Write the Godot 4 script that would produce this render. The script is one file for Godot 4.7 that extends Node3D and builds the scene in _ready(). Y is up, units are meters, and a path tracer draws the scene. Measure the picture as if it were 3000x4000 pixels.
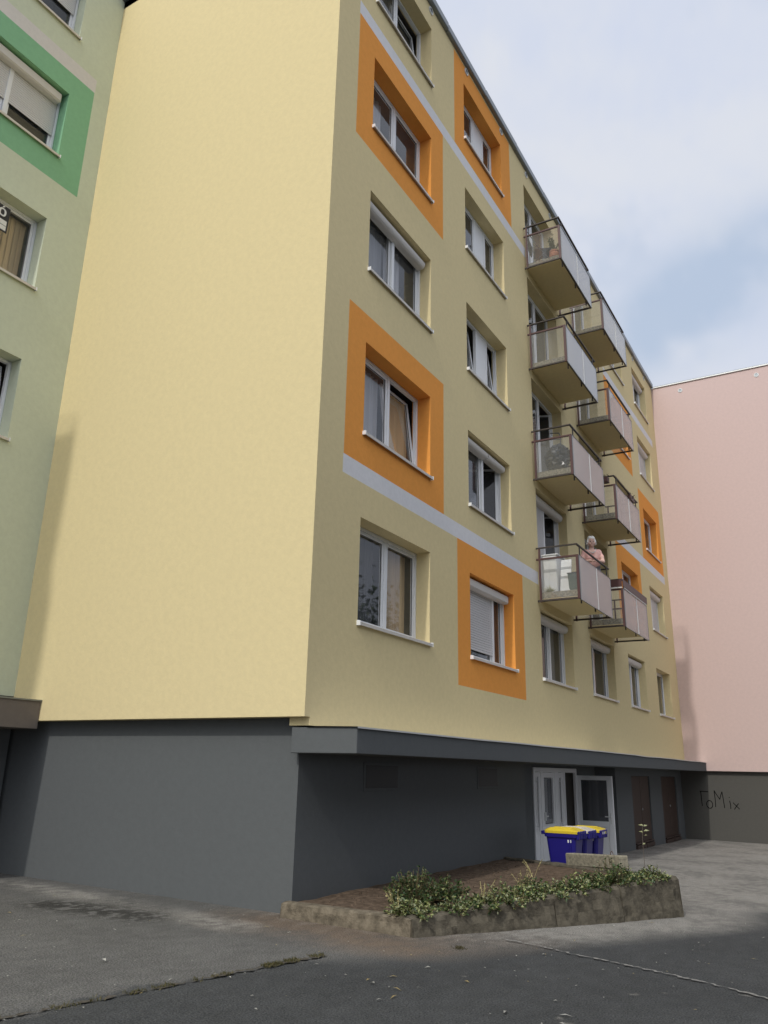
extends Node3D
# A staggered row of rendered panel houses: green, yellow (with a lit end wall) and pink, seen from the yard.
# x runs along the yellow facade (away from the camera), y is up, z points out of the facade.

const FLOOR := 2.8
const SILL := 3.589
const HEAD := 5.102
const ROW_END := 23.114      # the pink end wall
const STEP := 5.54           # how far one house stands in front of the next
const WALL_TOP := 16.95

var M := {}
var tex := {}
var taken := {}

# ------------------------------------------------------------------ helpers
func lin(r: float, g: float, b: float, a := 1.0) -> Color:
	var c := Color(r, g, b).linear_to_srgb()
	c.a = a
	return c

func mat(key: String, c: Color, rough := 0.8, opt := {}) -> StandardMaterial3D:
	var m := StandardMaterial3D.new()
	m.resource_name = key
	m.albedo_color = c
	m.roughness = rough
	m.metallic = opt.get("metal", 0.0)
	m.metallic_specular = opt.get("spec", 0.5)
	if c.a < 1.0:
		m.transparency = BaseMaterial3D.TRANSPARENCY_ALPHA
	if opt.has("albedo"):
		m.albedo_texture = opt.albedo
	if opt.has("rough_tex"):
		m.roughness_texture = opt.rough_tex
	if opt.has("height"):
		m.heightmap_enabled = true
		m.heightmap_texture = opt.height
		m.heightmap_scale = opt.get("relief", 0.2)
	if opt.has("tile"):
		m.uv1_triplanar = true
		m.uv1_world_triplanar = true
		var s: float = 1.0 / float(opt.tile)
		m.uv1_scale = Vector3(s, s * opt.get("stretch", 1.0), s)
	if opt.get("vertex", false):
		m.vertex_color_use_as_albedo = true
	if opt.has("back"):
		m.backlight_enabled = true
		m.backlight = opt.back
	if opt.get("two", false):
		m.cull_mode = BaseMaterial3D.CULL_DISABLED
	M[key] = m
	return m

func noise_image(n: int, seed_: int, freq: float, oct: int, lo: float, hi: float, gain := 0.5) -> Image:
	var f := FastNoiseLite.new()
	f.seed = seed_
	f.noise_type = FastNoiseLite.TYPE_SIMPLEX_SMOOTH
	f.frequency = freq
	f.fractal_type = FastNoiseLite.FRACTAL_FBM
	f.fractal_octaves = oct
	f.fractal_gain = gain
	var im := f.get_seamless_image(n, n)
	im.convert(Image.FORMAT_RGB8)
	var data := im.get_data()
	var lut := PackedByteArray()
	lut.resize(256)
	for i in 256:
		lut[i] = int(clampf(lo + (hi - lo) * i / 255.0, 0, 1) * 255.0)
	for i in data.size():
		data[i] = lut[data[i]]
	return Image.create_from_data(n, n, false, Image.FORMAT_RGB8, data)

func texture_of(im: Image) -> ImageTexture:
	im.generate_mipmaps()
	return ImageTexture.create_from_image(im)

func new_st() -> SurfaceTool:
	var st := SurfaceTool.new()
	st.begin(Mesh.PRIMITIVE_TRIANGLES)
	return st

# a, b, c, d run counter-clockwise seen from outside
func quad(st: SurfaceTool, a: Vector3, b: Vector3, c: Vector3, d: Vector3) -> void:
	var n := (b - a).cross(c - a)
	if n.length_squared() < 1e-14:
		n = (c - a).cross(d - a)
	n = n.normalized()
	for v in [a, c, b, a, d, c]:
		st.set_normal(n)
		st.add_vertex(v)

func tri(st: SurfaceTool, a: Vector3, b: Vector3, c: Vector3) -> void:
	var n := (b - a).cross(c - a).normalized()
	for v in [a, c, b]:
		st.set_normal(n)
		st.add_vertex(v)

func bx(st: SurfaceTool, lo: Vector3, hi: Vector3, xf := Transform3D()) -> void:
	var p := []
	for i in 8:
		p.append(xf * Vector3(hi.x if i & 1 else lo.x, hi.y if i & 2 else lo.y, hi.z if i & 4 else lo.z))
	quad(st, p[4], p[5], p[7], p[6])
	quad(st, p[1], p[0], p[2], p[3])
	quad(st, p[5], p[1], p[3], p[7])
	quad(st, p[0], p[4], p[6], p[2])
	quad(st, p[6], p[7], p[3], p[2])
	quad(st, p[0], p[1], p[5], p[4])

# a box with chamfered edges
func cbx(st: SurfaceTool, lo: Vector3, hi: Vector3, ch := 0.004, xf := Transform3D()) -> void:
	var c := (lo + hi) / 2.0
	var h := (hi - lo) / 2.0
	ch = minf(ch, minf(h.x, minf(h.y, h.z)) * 0.8)
	var at := func(sx: float, sy: float, sz: float, axis: int) -> Vector3:
		var q := Vector3(sx * (h.x - ch), sy * (h.y - ch), sz * (h.z - ch))
		if axis == 0: q.x = sx * h.x
		if axis == 1: q.y = sy * h.y
		if axis == 2: q.z = sz * h.z
		return xf * (c + q)
	for s in [1.0, -1.0]:
		var f := []
		f = [at.call(s, -1, -1, 0), at.call(s, 1, -1, 0), at.call(s, 1, 1, 0), at.call(s, -1, 1, 0)]
		if s < 0: f.reverse()
		quad(st, f[0], f[1], f[2], f[3])
		f = [at.call(-1, s, -1, 1), at.call(-1, s, 1, 1), at.call(1, s, 1, 1), at.call(1, s, -1, 1)]
		if s < 0: f.reverse()
		quad(st, f[0], f[1], f[2], f[3])
		f = [at.call(-1, -1, s, 2), at.call(1, -1, s, 2), at.call(1, 1, s, 2), at.call(-1, 1, s, 2)]
		if s < 0: f.reverse()
		quad(st, f[0], f[1], f[2], f[3])
	var out := func(a: Vector3, b: Vector3, cc: Vector3, d: Vector3) -> void:
		var n := (b - a).cross(cc - a)
		if n.dot((a + cc) / 2.0 - xf * c) < 0.0:
			quad(st, d, cc, b, a)
		else:
			quad(st, a, b, cc, d)
	for s in [1.0, -1.0]:
		for t in [1.0, -1.0]:
			out.call(at.call(s, t, -1, 0), at.call(s, t, 1, 0), at.call(s, t, 1, 1), at.call(s, t, -1, 1))
			out.call(at.call(s, -1, t, 0), at.call(s, 1, t, 0), at.call(s, 1, t, 2), at.call(s, -1, t, 2))
			out.call(at.call(-1, s, t, 1), at.call(1, s, t, 1), at.call(1, s, t, 2), at.call(-1, s, t, 2))
			for u in [1.0, -1.0]:
				var a: Vector3 = at.call(s, t, u, 0)
				var b: Vector3 = at.call(s, t, u, 1)
				var d: Vector3 = at.call(s, t, u, 2)
				if (b - a).cross(d - a).dot(a - xf * c) < 0.0:
					tri(st, a, d, b)
				else:
					tri(st, a, b, d)

func cyl(st: SurfaceTool, a: Vector3, b: Vector3, ra: float, rb: float, n := 10, caps := true) -> void:
	var d := (b - a).normalized()
	var u := d.cross(Vector3.UP if absf(d.y) < 0.9 else Vector3.RIGHT).normalized()
	var w := d.cross(u)
	for i in n:
		var t0 := TAU * i / n
		var t1 := TAU * (i + 1) / n
		var e0 := u * cos(t0) + w * sin(t0)
		var e1 := u * cos(t1) + w * sin(t1)
		var vs := [a + e0 * ra, a + e1 * ra, b + e1 * rb, b + e0 * rb]
		var ns := [e0, e1, e1, e0]
		for k in [0, 2, 1, 0, 3, 2]:
			st.set_normal(ns[k])
			st.add_vertex(vs[k])
		if caps:
			tri(st, a, a + e1 * ra, a + e0 * ra)
			tri(st, b, b + e0 * rb, b + e1 * rb)

func path_tube(st: SurfaceTool, pts: Array, r: float, n := 6) -> void:
	for i in pts.size() - 1:
		cyl(st, pts[i], pts[i + 1], r, r, n)

# rings of equal length, bottom to top, each ring counter-clockwise seen from above
func loft(st: SurfaceTool, rings: Array, cap_bottom := true, cap_top := true) -> void:
	for k in rings.size() - 1:
		var a: Array = rings[k]
		var b: Array = rings[k + 1]
		for i in a.size():
			var j := (i + 1) % a.size()
			quad(st, a[j], a[i], b[i], b[j])
	var mid := func(r: Array) -> Vector3:
		var s := Vector3.ZERO
		for v in r: s += v
		return s / r.size()
	if cap_bottom:
		var r: Array = rings[0]
		var m: Vector3 = mid.call(r)
		for i in r.size():
			tri(st, m, r[i], r[(i + 1) % r.size()])
	if cap_top:
		var r: Array = rings[-1]
		var m: Vector3 = mid.call(r)
		for i in r.size():
			tri(st, m, r[(i + 1) % r.size()], r[i])

# a rounded rectangle ring, clockwise seen from above with x right and z down
func round_ring(cx: float, y: float, cz: float, hx: float, hz: float, r: float, n := 4) -> Array:
	var out := []
	for q in 4:
		var sx: float = [1, -1, -1, 1][q]
		var sz: float = [1, 1, -1, -1][q]
		for i in n + 1:
			var t := PI / 2 * q + PI / 2 * i / n
			out.append(Vector3(cx + sx * (hx - r) + cos(t) * r, y, cz + sz * (hz - r) + sin(t) * r))
	return out

func lathe(st: SurfaceTool, prof: Array, at: Vector3, n := 16) -> void:
	var rings := []
	for p in prof:
		var r := []
		for i in n:
			var t := TAU * i / n
			r.append(at + Vector3(cos(t) * p[0], p[1], sin(t) * p[0]))
		rings.append(r)
	loft(st, rings)

func obj(called: String, st: SurfaceTool, m: Material, parent: Node = self) -> MeshInstance3D:
	var o := MeshInstance3D.new()
	o.name = numbered(called) if parent == self else called
	o.mesh = st.commit()
	o.material_override = m
	parent.add_child(o, true)
	return o

func put_mesh(called: String, mesh: Mesh, m: Material, parent: Node, xf: Transform3D) -> MeshInstance3D:
	var o := MeshInstance3D.new()
	o.name = called
	o.mesh = mesh
	o.material_override = m
	o.transform = xf
	parent.add_child(o, true)
	return o

func numbered(called: String) -> String:
	var k: int = taken.get(called, 0)
	taken[called] = k + 1
	return called if k == 0 else "%s_%03d" % [called, k]

func tag(o: Node, label: String, category: String, group := "") -> Node:
	o.set_meta("label", label)
	o.set_meta("category", category)
	if group: o.set_meta("group", group)
	return o

func thing(called: String, label: String, category: String, at := Vector3.ZERO, turn := 0.0, group := "") -> Node3D:
	var o := Node3D.new()
	o.name = numbered(called)
	add_child(o)
	o.position = at
	o.rotation.y = turn
	tag(o, label, category, group)
	return o

func part(called: String, parent: Node, at := Vector3.ZERO) -> Node3D:
	var o := Node3D.new()
	o.name = called
	parent.add_child(o, true)
	o.position = at
	return o

var gn := FastNoiseLite.new()
func ground_y(x: float, z: float) -> float:
	var y := 0.1 - 0.008 * clampf(z, -14, 25)
	if x < 0: y -= 0.015 * maxf(x, -20)
	else:
		var q := minf(x, 30.0)
		y -= 0.0285 * q - 0.00033 * q * q
	return y

# ------------------------------------------------------------------ materials
func make_materials() -> void:
	tex.mottle = texture_of(noise_image(1024, 3, 0.02, 6, 0.955, 1.0, 0.72))
	tex.stucco = texture_of(noise_image(1024, 5, 0.03, 6, 0.0, 1.0, 0.68))
	tex.grain = texture_of(noise_image(512, 9, 0.12, 4, 0.45, 1.0, 0.7))
	tex.blotch = texture_of(noise_image(512, 14, 0.018, 6, 0.62, 1.12, 0.62))
	var st := {"albedo": tex.mottle, "height": tex.stucco, "relief": 0.13, "tile": 2.9, "spec": 0.25}
	mat("yellow_render", lin(0.775, 0.65, 0.37), 0.95, st)
	mat("orange_render", lin(0.9, 0.375, 0.085), 0.95, st)
	mat("pale_band", lin(0.8, 0.79, 0.8), 0.95, st)
	mat("mint_render", lin(0.66, 0.71, 0.55), 0.95, st)
	mat("green_render", lin(0.27, 0.53, 0.32), 0.95, st)
	mat("white_band", lin(0.74, 0.71, 0.68), 0.95, st)
	mat("pink_render", lin(0.64, 0.49, 0.455), 0.95, st)
	mat("grey_render", lin(0.128, 0.136, 0.139), 0.93, st)
	mat("brown_grey_render", lin(0.2, 0.175, 0.155), 0.93, st)
	mat("old_grey_render", lin(0.105, 0.101, 0.091), 0.95, {"albedo": tex.mottle, "height": tex.stucco, "relief": 0.15, "tile": 2.3, "spec": 0.25})
	mat("concrete", lin(0.22, 0.185, 0.135), 0.95, {"albedo": tex.blotch, "height": tex.stucco, "relief": 0.8, "tile": 1.3, "spec": 0.25})
	mat("dirty_concrete", lin(0.15, 0.132, 0.1), 0.95, {"albedo": tex.blotch, "height": tex.stucco, "relief": 0.8, "tile": 1.1, "spec": 0.25})
	mat("slab_concrete", lin(0.36, 0.33, 0.25), 0.95, {"albedo": tex.blotch, "height": tex.stucco, "relief": 0.6, "tile": 0.7, "spec": 0.25})
	mat("soil", lin(0.165, 0.12, 0.086), 1.0, {"albedo": tex.blotch, "height": tex.stucco, "relief": 1.0, "tile": 1.3, "spec": 0.2})
	mat("plastic_frame", lin(0.8, 0.81, 0.82), 0.38)
	mat("sill_metal", lin(0.70, 0.66, 0.60), 0.42)
	mat("shutter_white", lin(0.66, 0.655, 0.66), 0.5)
	mat("box_white", lin(0.66, 0.63, 0.59), 0.5)
	mat("gasket", lin(0.03, 0.03, 0.03), 0.6)
	mat("pane_glass", Color(0.9, 0.95, 1.0, 0.03), 0.02)
	mat("balcony_glass", Color(lin(0.55, 0.55, 0.53), 0.09), 0.06)
	mat("milky_glass", Color(lin(0.47, 0.455, 0.45), 0.6), 0.12)
	mat("opal_glass", Color(lin(0.5, 0.5, 0.48), 0.85), 0.2)
	mat("room_paint", lin(0.2, 0.19, 0.17), 0.9)
	mat("sheer", lin(0.5, 0.5, 0.52), 0.9, {"back": lin(0.5, 0.5, 0.5)})
	mat("dark_screen", lin(0.05, 0.05, 0.055), 0.9)
	mat("grey_curtain", lin(0.23, 0.235, 0.25), 0.9)
	mat("tan_curtain", lin(0.5, 0.36, 0.2), 0.9)
	mat("blind_cream", lin(0.55, 0.42, 0.25), 0.9)
	mat("blind_tan", lin(0.42, 0.33, 0.21), 0.9)
	mat("maroon_steel", lin(0.085, 0.036, 0.034), 0.45)
	mat("brown_steel", lin(0.045, 0.034, 0.028), 0.5)
	mat("joint_strip", lin(0.72, 0.72, 0.7), 0.35)
	mat("zinc", lin(0.24, 0.26, 0.27), 0.4, {"metal": 0.6, "albedo": tex.mottle, "tile": 1.3})
	mat("flashing", lin(0.62, 0.62, 0.6), 0.4, {"metal": 0.3})
	mat("roof_felt", lin(0.06, 0.06, 0.06), 0.95)
	mat("brown_door", lin(0.052, 0.03, 0.022), 0.6, {"albedo": tex.mottle, "tile": 1.1})
	mat("dark_paint", lin(0.006, 0.006, 0.006), 0.9, {"spec": 0.1})
	mat("bin_blue", lin(0.012, 0.008, 0.17), 0.42, {"albedo": tex.mottle, "tile": 0.8})
	mat("bin_yellow", lin(0.72, 0.53, 0.035), 0.42, {"albedo": tex.mottle, "tile": 0.6})
	mat("bin_sky_sheen", lin(0.6, 0.55, 0.47), 0.5, {"albedo": tex.mottle, "tile": 0.6})  # a yellow lid coloured pale, its sky reflection put into the paint
	mat("label_white", lin(0.75, 0.75, 0.73), 0.5)
	mat("label_yellow", lin(0.7, 0.65, 0.1), 0.5)
	mat("rubber", lin(0.02, 0.02, 0.02), 0.8)
	mat("rust", lin(0.12, 0.06, 0.035), 0.9)
	mat("leaf", Color.WHITE, 0.42, {"vertex": true, "two": true, "back": lin(0.2, 0.25, 0.08)})
	mat("stem", lin(0.16, 0.12, 0.06), 0.9)
	mat("bark", lin(0.1, 0.08, 0.06), 0.95)
	mat("dry_stem", lin(0.42, 0.36, 0.17), 0.9)
	mat("terracotta", lin(0.48, 0.2, 0.11), 0.8, {"albedo": tex.mottle, "tile": 0.5})
	mat("chair_fabric", lin(0.06, 0.068, 0.068), 0.8)
	mat("steel_tube", lin(0.5, 0.5, 0.5), 0.35, {"metal": 0.8})
	mat("bag_film", lin(0.022, 0.025, 0.028), 0.28)
	mat("white_enamel", lin(0.7, 0.71, 0.7), 0.4)
	mat("green_plastic", lin(0.06, 0.1, 0.09), 0.5)
	mat("sign_black", lin(0.02, 0.02, 0.025), 0.6)
	mat("crack_dark", lin(0.1, 0.086, 0.066), 1.0, {"albedo": tex.blotch, "tile": 0.3})
	mat("crack_pale", lin(0.3, 0.29, 0.27), 1.0, {"albedo": tex.blotch, "tile": 0.4})
	mat("person_mesh", Color.WHITE, 0.75, {"vertex": true})
	mat("hair_white", lin(0.8, 0.79, 0.76), 0.7)

# ------------------------------------------------------------------ windows
var slat_mesh: ArrayMesh

func make_slat() -> void:
	var st := new_st()
	var pts := [Vector2(0.0, -0.021), Vector2(0.0075, -0.016), Vector2(0.0105, 0.0), Vector2(0.0075, 0.016), Vector2(0.0, 0.021)]
	for i in 4:
		var a: Vector2 = pts[i]
		var b: Vector2 = pts[i + 1]
		quad(st, Vector3(0, a.y, a.x), Vector3(1, a.y, a.x), Vector3(1, b.y, b.x), Vector3(0, b.y, b.x))
	quad(st, Vector3(1, -0.021, 0), Vector3(0, -0.021, 0), Vector3(0, 0.021, 0), Vector3(1, 0.021, 0))
	slat_mesh = st.commit()

func curtain(win: Node3D, x0: float, x1: float, y0: float, y1: float, z: float, key: String) -> void:
	if key == "blinds":
		var k := 0
		var x := x0
		while x < x1 - 0.02:
			var st := new_st()
			var w := minf(0.115, x1 - x)
			var xf := Transform3D(Basis(Vector3.UP, 0.22), Vector3(x + w / 2, 0, z))
			bx(st, Vector3(-w / 2, y0, -0.001), Vector3(w / 2, y1, 0.001), xf)
			obj("blind_strip", st, M["blind_cream"] if k % 3 != 1 else M["blind_tan"], win)
			x += 0.098
			k += 1
		return
	var st := new_st()
	var n := int(maxf(8, (x1 - x0) / 0.025))
	var prev := Vector3.ZERO
	for i in n + 1:
		var x := x0 + (x1 - x0) * i / n
		var q := Vector3(x, 0, z + 0.018 * sin(x * 55.0) + 0.012 * sin(x * 23.0 + 1.0))
		if i:
			quad(st, prev + Vector3(0, y0, 0), q + Vector3(0, y0, 0), q + Vector3(0, y1, 0), prev + Vector3(0, y1, 0))
		prev = q
	obj("curtain", st, M[key], win)

# spec: segs = [[from, to, kind, {sh, cur}]...] in shares of the width; box = "", "round", "square", "two"
func window(house: Node3D, x0: float, x1: float, y0: float, y1: float, zp: float, spec: Dictionary) -> void:
	var w := x1 - x0
	var h := y1 - y0
	var win := part("window", house, Vector3(x0, y0, zp))
	var zf := -0.245
	var fw := 0.055
	var st := new_st()
	cbx(st, Vector3(0.004, 0.03, zf - 0.07), Vector3(fw, h - 0.004, zf))
	cbx(st, Vector3(w - fw, 0.03, zf - 0.07), Vector3(w - 0.004, h - 0.004, zf))
	cbx(st, Vector3(fw, h - fw, zf - 0.07), Vector3(w - fw, h - 0.004, zf - 0.001))
	cbx(st, Vector3(fw, 0.03, zf - 0.07), Vector3(w - fw, fw + 0.03, zf - 0.001))
	var segs: Array = spec.segs
	for i in segs.size():
		if i:
			var xm: float = fw + (w - 2 * fw) * segs[i][0]
			cbx(st, Vector3(xm - 0.035, fw + 0.03, zf - 0.07), Vector3(xm + 0.035, h - fw, zf - 0.002))
	obj("frame", st, M.plastic_frame, win)
	for sg in segs:
		var a: float = fw + (w - 2 * fw) * sg[0] + (0.035 if sg[0] > 0 else 0.0)
		var b: float = fw + (w - 2 * fw) * sg[1] - (0.035 if sg[1] < 1 else 0.0)
		var lo := fw + 0.03
		var hi := h - fw
		var o: Dictionary = sg[3] if sg.size() > 3 else {}
		if sg[2] == "w":
			st = new_st()
			cbx(st, Vector3(a, lo, zf - 0.05), Vector3(b, hi, zf - 0.012))
			obj("panel", st, M.plastic_frame, win)
			continue
		var xf := Transform3D()
		if sg[2] == "tilt":
			var pivot := Vector3(0, lo, zf - 0.03)
			xf = Transform3D(Basis(), pivot) * Transform3D(Basis(Vector3.RIGHT, -0.12), Vector3.ZERO) * Transform3D(Basis(), -pivot)
		elif sg[2] == "open":
			var pivot := Vector3(b, 0, zf - 0.03)
			xf = Transform3D(Basis(), pivot) * Transform3D(Basis(Vector3.UP, -1.15), Vector3.ZERO) * Transform3D(Basis(), -pivot)
		st = new_st()
		var s := 0.05
		cbx(st, Vector3(a + 0.003, lo + 0.003, zf - 0.06), Vector3(a + s, hi - 0.003, zf - 0.012), 0.004, xf)
		cbx(st, Vector3(b - s, lo + 0.003, zf - 0.06), Vector3(b - 0.003, hi - 0.003, zf - 0.012), 0.004, xf)
		cbx(st, Vector3(a + s, hi - s, zf - 0.06), Vector3(b - s, hi - 0.003, zf - 0.013), 0.004, xf)
		cbx(st, Vector3(a + s, lo + 0.003, zf - 0.06), Vector3(b - s, lo + s, zf - 0.013), 0.004, xf)
		obj("sash", st, M.plastic_frame, win)
		st = new_st()
		for e in [[a + s, lo + s, a + s + 0.007, hi - s], [b - s - 0.007, lo + s, b - s, hi - s], [a + s, hi - s - 0.007, b - s, hi - s]]:
			bx(st, Vector3(e[0], e[1], zf - 0.036), Vector3(e[2], e[3], zf - 0.028), xf)
		obj("gasket", st, M.gasket, win)
		st = new_st()
		var g := [xf * Vector3(a + s - 0.005, lo + s - 0.005, zf - 0.034), xf * Vector3(b - s + 0.005, lo + s - 0.005, zf - 0.034), xf * Vector3(b - s + 0.005, hi - s + 0.005, zf - 0.034), xf * Vector3(a + s - 0.005, hi - s + 0.005, zf - 0.034)]
		quad(st, g[0], g[1], g[2], g[3])
		obj("pane", st, M.pane_glass, win)
		if o.has("cur"):
			var c: Array = o.cur
			curtain(win, lerpf(a, b, c[1]), lerpf(a, b, c[2]), lo - 0.05, hi, zf - 0.2, c[0])
		if o.has("sh") and o.sh > 0.0:
			var y := hi - 0.02
			var stop: float = hi - (hi - lo) * o.sh
			while y > stop:
				put_mesh("slat", slat_mesh, M.shutter_white, win, Transform3D(Basis().scaled(Vector3(b - a - 0.01, 1, 1)), Vector3(a + 0.005, y, zf + 0.012)))
				y -= 0.046
	# guide rails where there is a shutter
	if spec.get("box", "") != "":
		for x in [0.006, w - 0.051]:
			st = new_st()
			cbx(st, Vector3(x, 0.03, zf + 0.001), Vector3(x + 0.045, h - 0.02, zf + 0.03))
			obj("guide_rail", st, M.plastic_frame, win)
		for i in segs.size():
			if i and spec.box != "none":
				var xm: float = fw + (w - 2 * fw) * segs[i][0]
				st = new_st()
				cbx(st, Vector3(xm - 0.04, 0.06, zf), Vector3(xm + 0.04, h - 0.02, zf + 0.03))
				obj("guide_rail", st, M.plastic_frame, win)
		var spans := [[0.01, w - 0.07]]
		if spec.box == "two":
			var xm: float = w * 0.55
			spans = [[0.01, xm - 0.015], [xm + 0.015, w - 0.07]]
		for sp in spans:
			st = new_st()
			var bh: float = spec.get("bh", 0.17)
			var z0 := zf + 0.003
			var z1 := zf + 0.165
			if spec.box == "square":
				cbx(st, Vector3(sp[0], h - bh - 0.035, z0), Vector3(sp[1], h - 0.035, z1), 0.028)
			else:
				var prof := []
				var top := h - 0.03
				prof.append(Vector2(z0, top))
				prof.append(Vector2(z0 + 0.06, top))
				for i in 9:
					var t := PI / 2 - PI * i / 8.0
					prof.append(Vector2(z1 - bh * 0.42 + cos(t) * bh * 0.42, top - bh / 2 + sin(t) * bh / 2))
				prof.append(Vector2(z0, top - bh))
				for i in prof.size():
					var p0: Vector2 = prof[i]
					var p1: Vector2 = prof[(i + 1) % prof.size()]
					quad(st, Vector3(sp[1], p0.y, p0.x), Vector3(sp[0], p0.y, p0.x), Vector3(sp[0], p1.y, p1.x), Vector3(sp[1], p1.y, p1.x))
					var m := Vector2(z0 + 0.06, top - bh / 2)
					tri(st, Vector3(sp[0], m.y, m.x), Vector3(sp[0], p1.y, p1.x), Vector3(sp[0], p0.y, p0.x))
					tri(st, Vector3(sp[1], m.y, m.x), Vector3(sp[1], p0.y, p0.x), Vector3(sp[1], p1.y, p1.x))
			obj("shutter_box", st, M.box_white, win)
	if spec.get("sill", true):
		st = new_st()
		var sill_xf := Transform3D(Basis(Vector3.RIGHT, 0.05), Vector3(0, 0.012, 0))
		cbx(st, Vector3(-0.012, -0.008, zf + 0.0), Vector3(w + 0.012, 0.006, 0.055), 0.003, sill_xf)
		cbx(st, Vector3(-0.012, -0.04, 0.047), Vector3(w + 0.012, -0.008, 0.055), 0.003, sill_xf)
		obj("sill", st, M.sill_metal, win)
		for x in [-0.02, w + 0.004]:
			st = new_st()
			cbx(st, Vector3(x, -0.045, -0.02), Vector3(x + 0.018, 0.022, 0.06), 0.004, sill_xf)
			obj("sill_end_cap", st, M.plastic_frame, win)

# the rendered face of a house in the plane z = zp, with openings and painted fields
func facade(house: Node3D, zp: float, xr: Vector2, yr: Vector2, openings: Array, fields: Array, base: String) -> void:
	var xs := [xr.x, xr.y]
	var ys := [yr.x, yr.y]
	for o in openings:
		xs.append_array([o[0], o[1]])
		ys.append_array([o[2], o[3]])
	for f in fields:
		xs.append_array([f[1], f[2]])
		ys.append_array([f[3], f[4]])
	xs.sort()
	ys.sort()
	var sts := []
	for i in fields.size() + 1:
		sts.append(new_st())
	var field_at := func(x: float, y: float) -> int:
		for i in fields.size():
			var f: Array = fields[i]
			if x > f[1] and x < f[2] and y > f[3] and y < f[4]:
				return i + 1
		return 0
	for i in xs.size() - 1:
		if xs[i + 1] - xs[i] < 1e-4: continue
		for j in ys.size() - 1:
			if ys[j + 1] - ys[j] < 1e-4: continue
			var x: float = (xs[i] + xs[i + 1]) / 2
			var y: float = (ys[j] + ys[j + 1]) / 2
			if x < xr.x or x > xr.y or y < yr.x or y > yr.y: continue
			var hole := false
			for o in openings:
				if x > o[0] and x < o[1] and y > o[2] and y < o[3]:
					hole = true
			if hole: continue
			quad(sts[field_at.call(x, y)], Vector3(xs[i], ys[j], zp), Vector3(xs[i + 1], ys[j], zp), Vector3(xs[i + 1], ys[j + 1], zp), Vector3(xs[i], ys[j + 1], zp))
	for o in openings:
		var st: SurfaceTool = sts[field_at.call((o[0] + o[1]) / 2, (o[2] + o[3]) / 2)]
		var d: float = zp - 0.36
		var lo := Vector3(o[0], o[2], 0)
		var hi := Vector3(o[1], o[3], 0)
		quad(st, Vector3(lo.x, lo.y, d), Vector3(lo.x, hi.y, d), Vector3(lo.x, hi.y, zp), Vector3(lo.x, lo.y, zp))
		quad(st, Vector3(hi.x, lo.y, zp), Vector3(hi.x, hi.y, zp), Vector3(hi.x, hi.y, d), Vector3(hi.x, lo.y, d))
		quad(st, Vector3(lo.x, hi.y, d), Vector3(hi.x, hi.y, d), Vector3(hi.x, hi.y, zp), Vector3(lo.x, hi.y, zp))
		quad(st, Vector3(lo.x, lo.y, zp), Vector3(hi.x, lo.y, zp), Vector3(hi.x, lo.y, d), Vector3(lo.x, lo.y, d))
	obj("wall", sts[0], M[base], house)
	for i in fields.size():
		obj(fields[i][0], sts[i + 1], M[fields[i][5]], house)

# rooms behind a facade, so that panes look into dark rooms
func rooms(house: Node3D, xr: Vector2, zp: float, y0: float, cuts: Array) -> void:
	var st := new_st()
	for k in 6:
		bx(st, Vector3(xr.x, y0 + FLOOR * k - 0.18, zp - 4.6), Vector3(xr.y, y0 + FLOOR * k, zp - 0.365))
	bx(st, Vector3(xr.x, y0 - 0.1, zp - 4.75), Vector3(xr.y, y0 + FLOOR * 5, zp - 4.61))
	for x in cuts:
		bx(st, Vector3(x - 0.06, y0 - 0.1, zp - 4.6), Vector3(x + 0.06, y0 + FLOOR * 5, zp - 0.365))
	obj("inner_wall", st, M.room_paint, house)

func ring_vent(house: Node3D, at: Vector3, facing: Vector3) -> void:
	var st := new_st()
	var u := facing.cross(Vector3.UP).normalized()
	for i in 20:
		var t0 := TAU * i / 20
		var t1 := TAU * (i + 1) / 20
		var e0 := u * cos(t0) + Vector3.UP * sin(t0)
		var e1 := u * cos(t1) + Vector3.UP * sin(t1)
		var f := facing * 0.018
		quad(st, at + e0 * 0.085 + f, at + e0 * 0.062 + f, at + e1 * 0.062 + f, at + e1 * 0.085 + f)
		quad(st, at + e0 * 0.09, at + e0 * 0.085 + f, at + e1 * 0.085 + f, at + e1 * 0.09)
		quad(st, at + e0 * 0.062 + f, at + e0 * 0.06 - facing * 0.05, at + e1 * 0.06 - facing * 0.05, at + e1 * 0.062 + f)
	var v := part("vent", house)
	obj("ring", st, M.white_enamel, v)
	st = new_st()
	for i in 20:
		var t0 := TAU * i / 20
		var t1 := TAU * (i + 1) / 20
		tri(st, at + facing * 0.004, at + facing * 0.004 + (u * cos(t1) + Vector3.UP * sin(t1)) * 0.062, at + facing * 0.004 + (u * cos(t0) + Vector3.UP * sin(t0)) * 0.062)
	obj("mesh_cover", st, M.zinc, v)

# ------------------------------------------------------------------ balconies
const BW := 2.55

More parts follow.
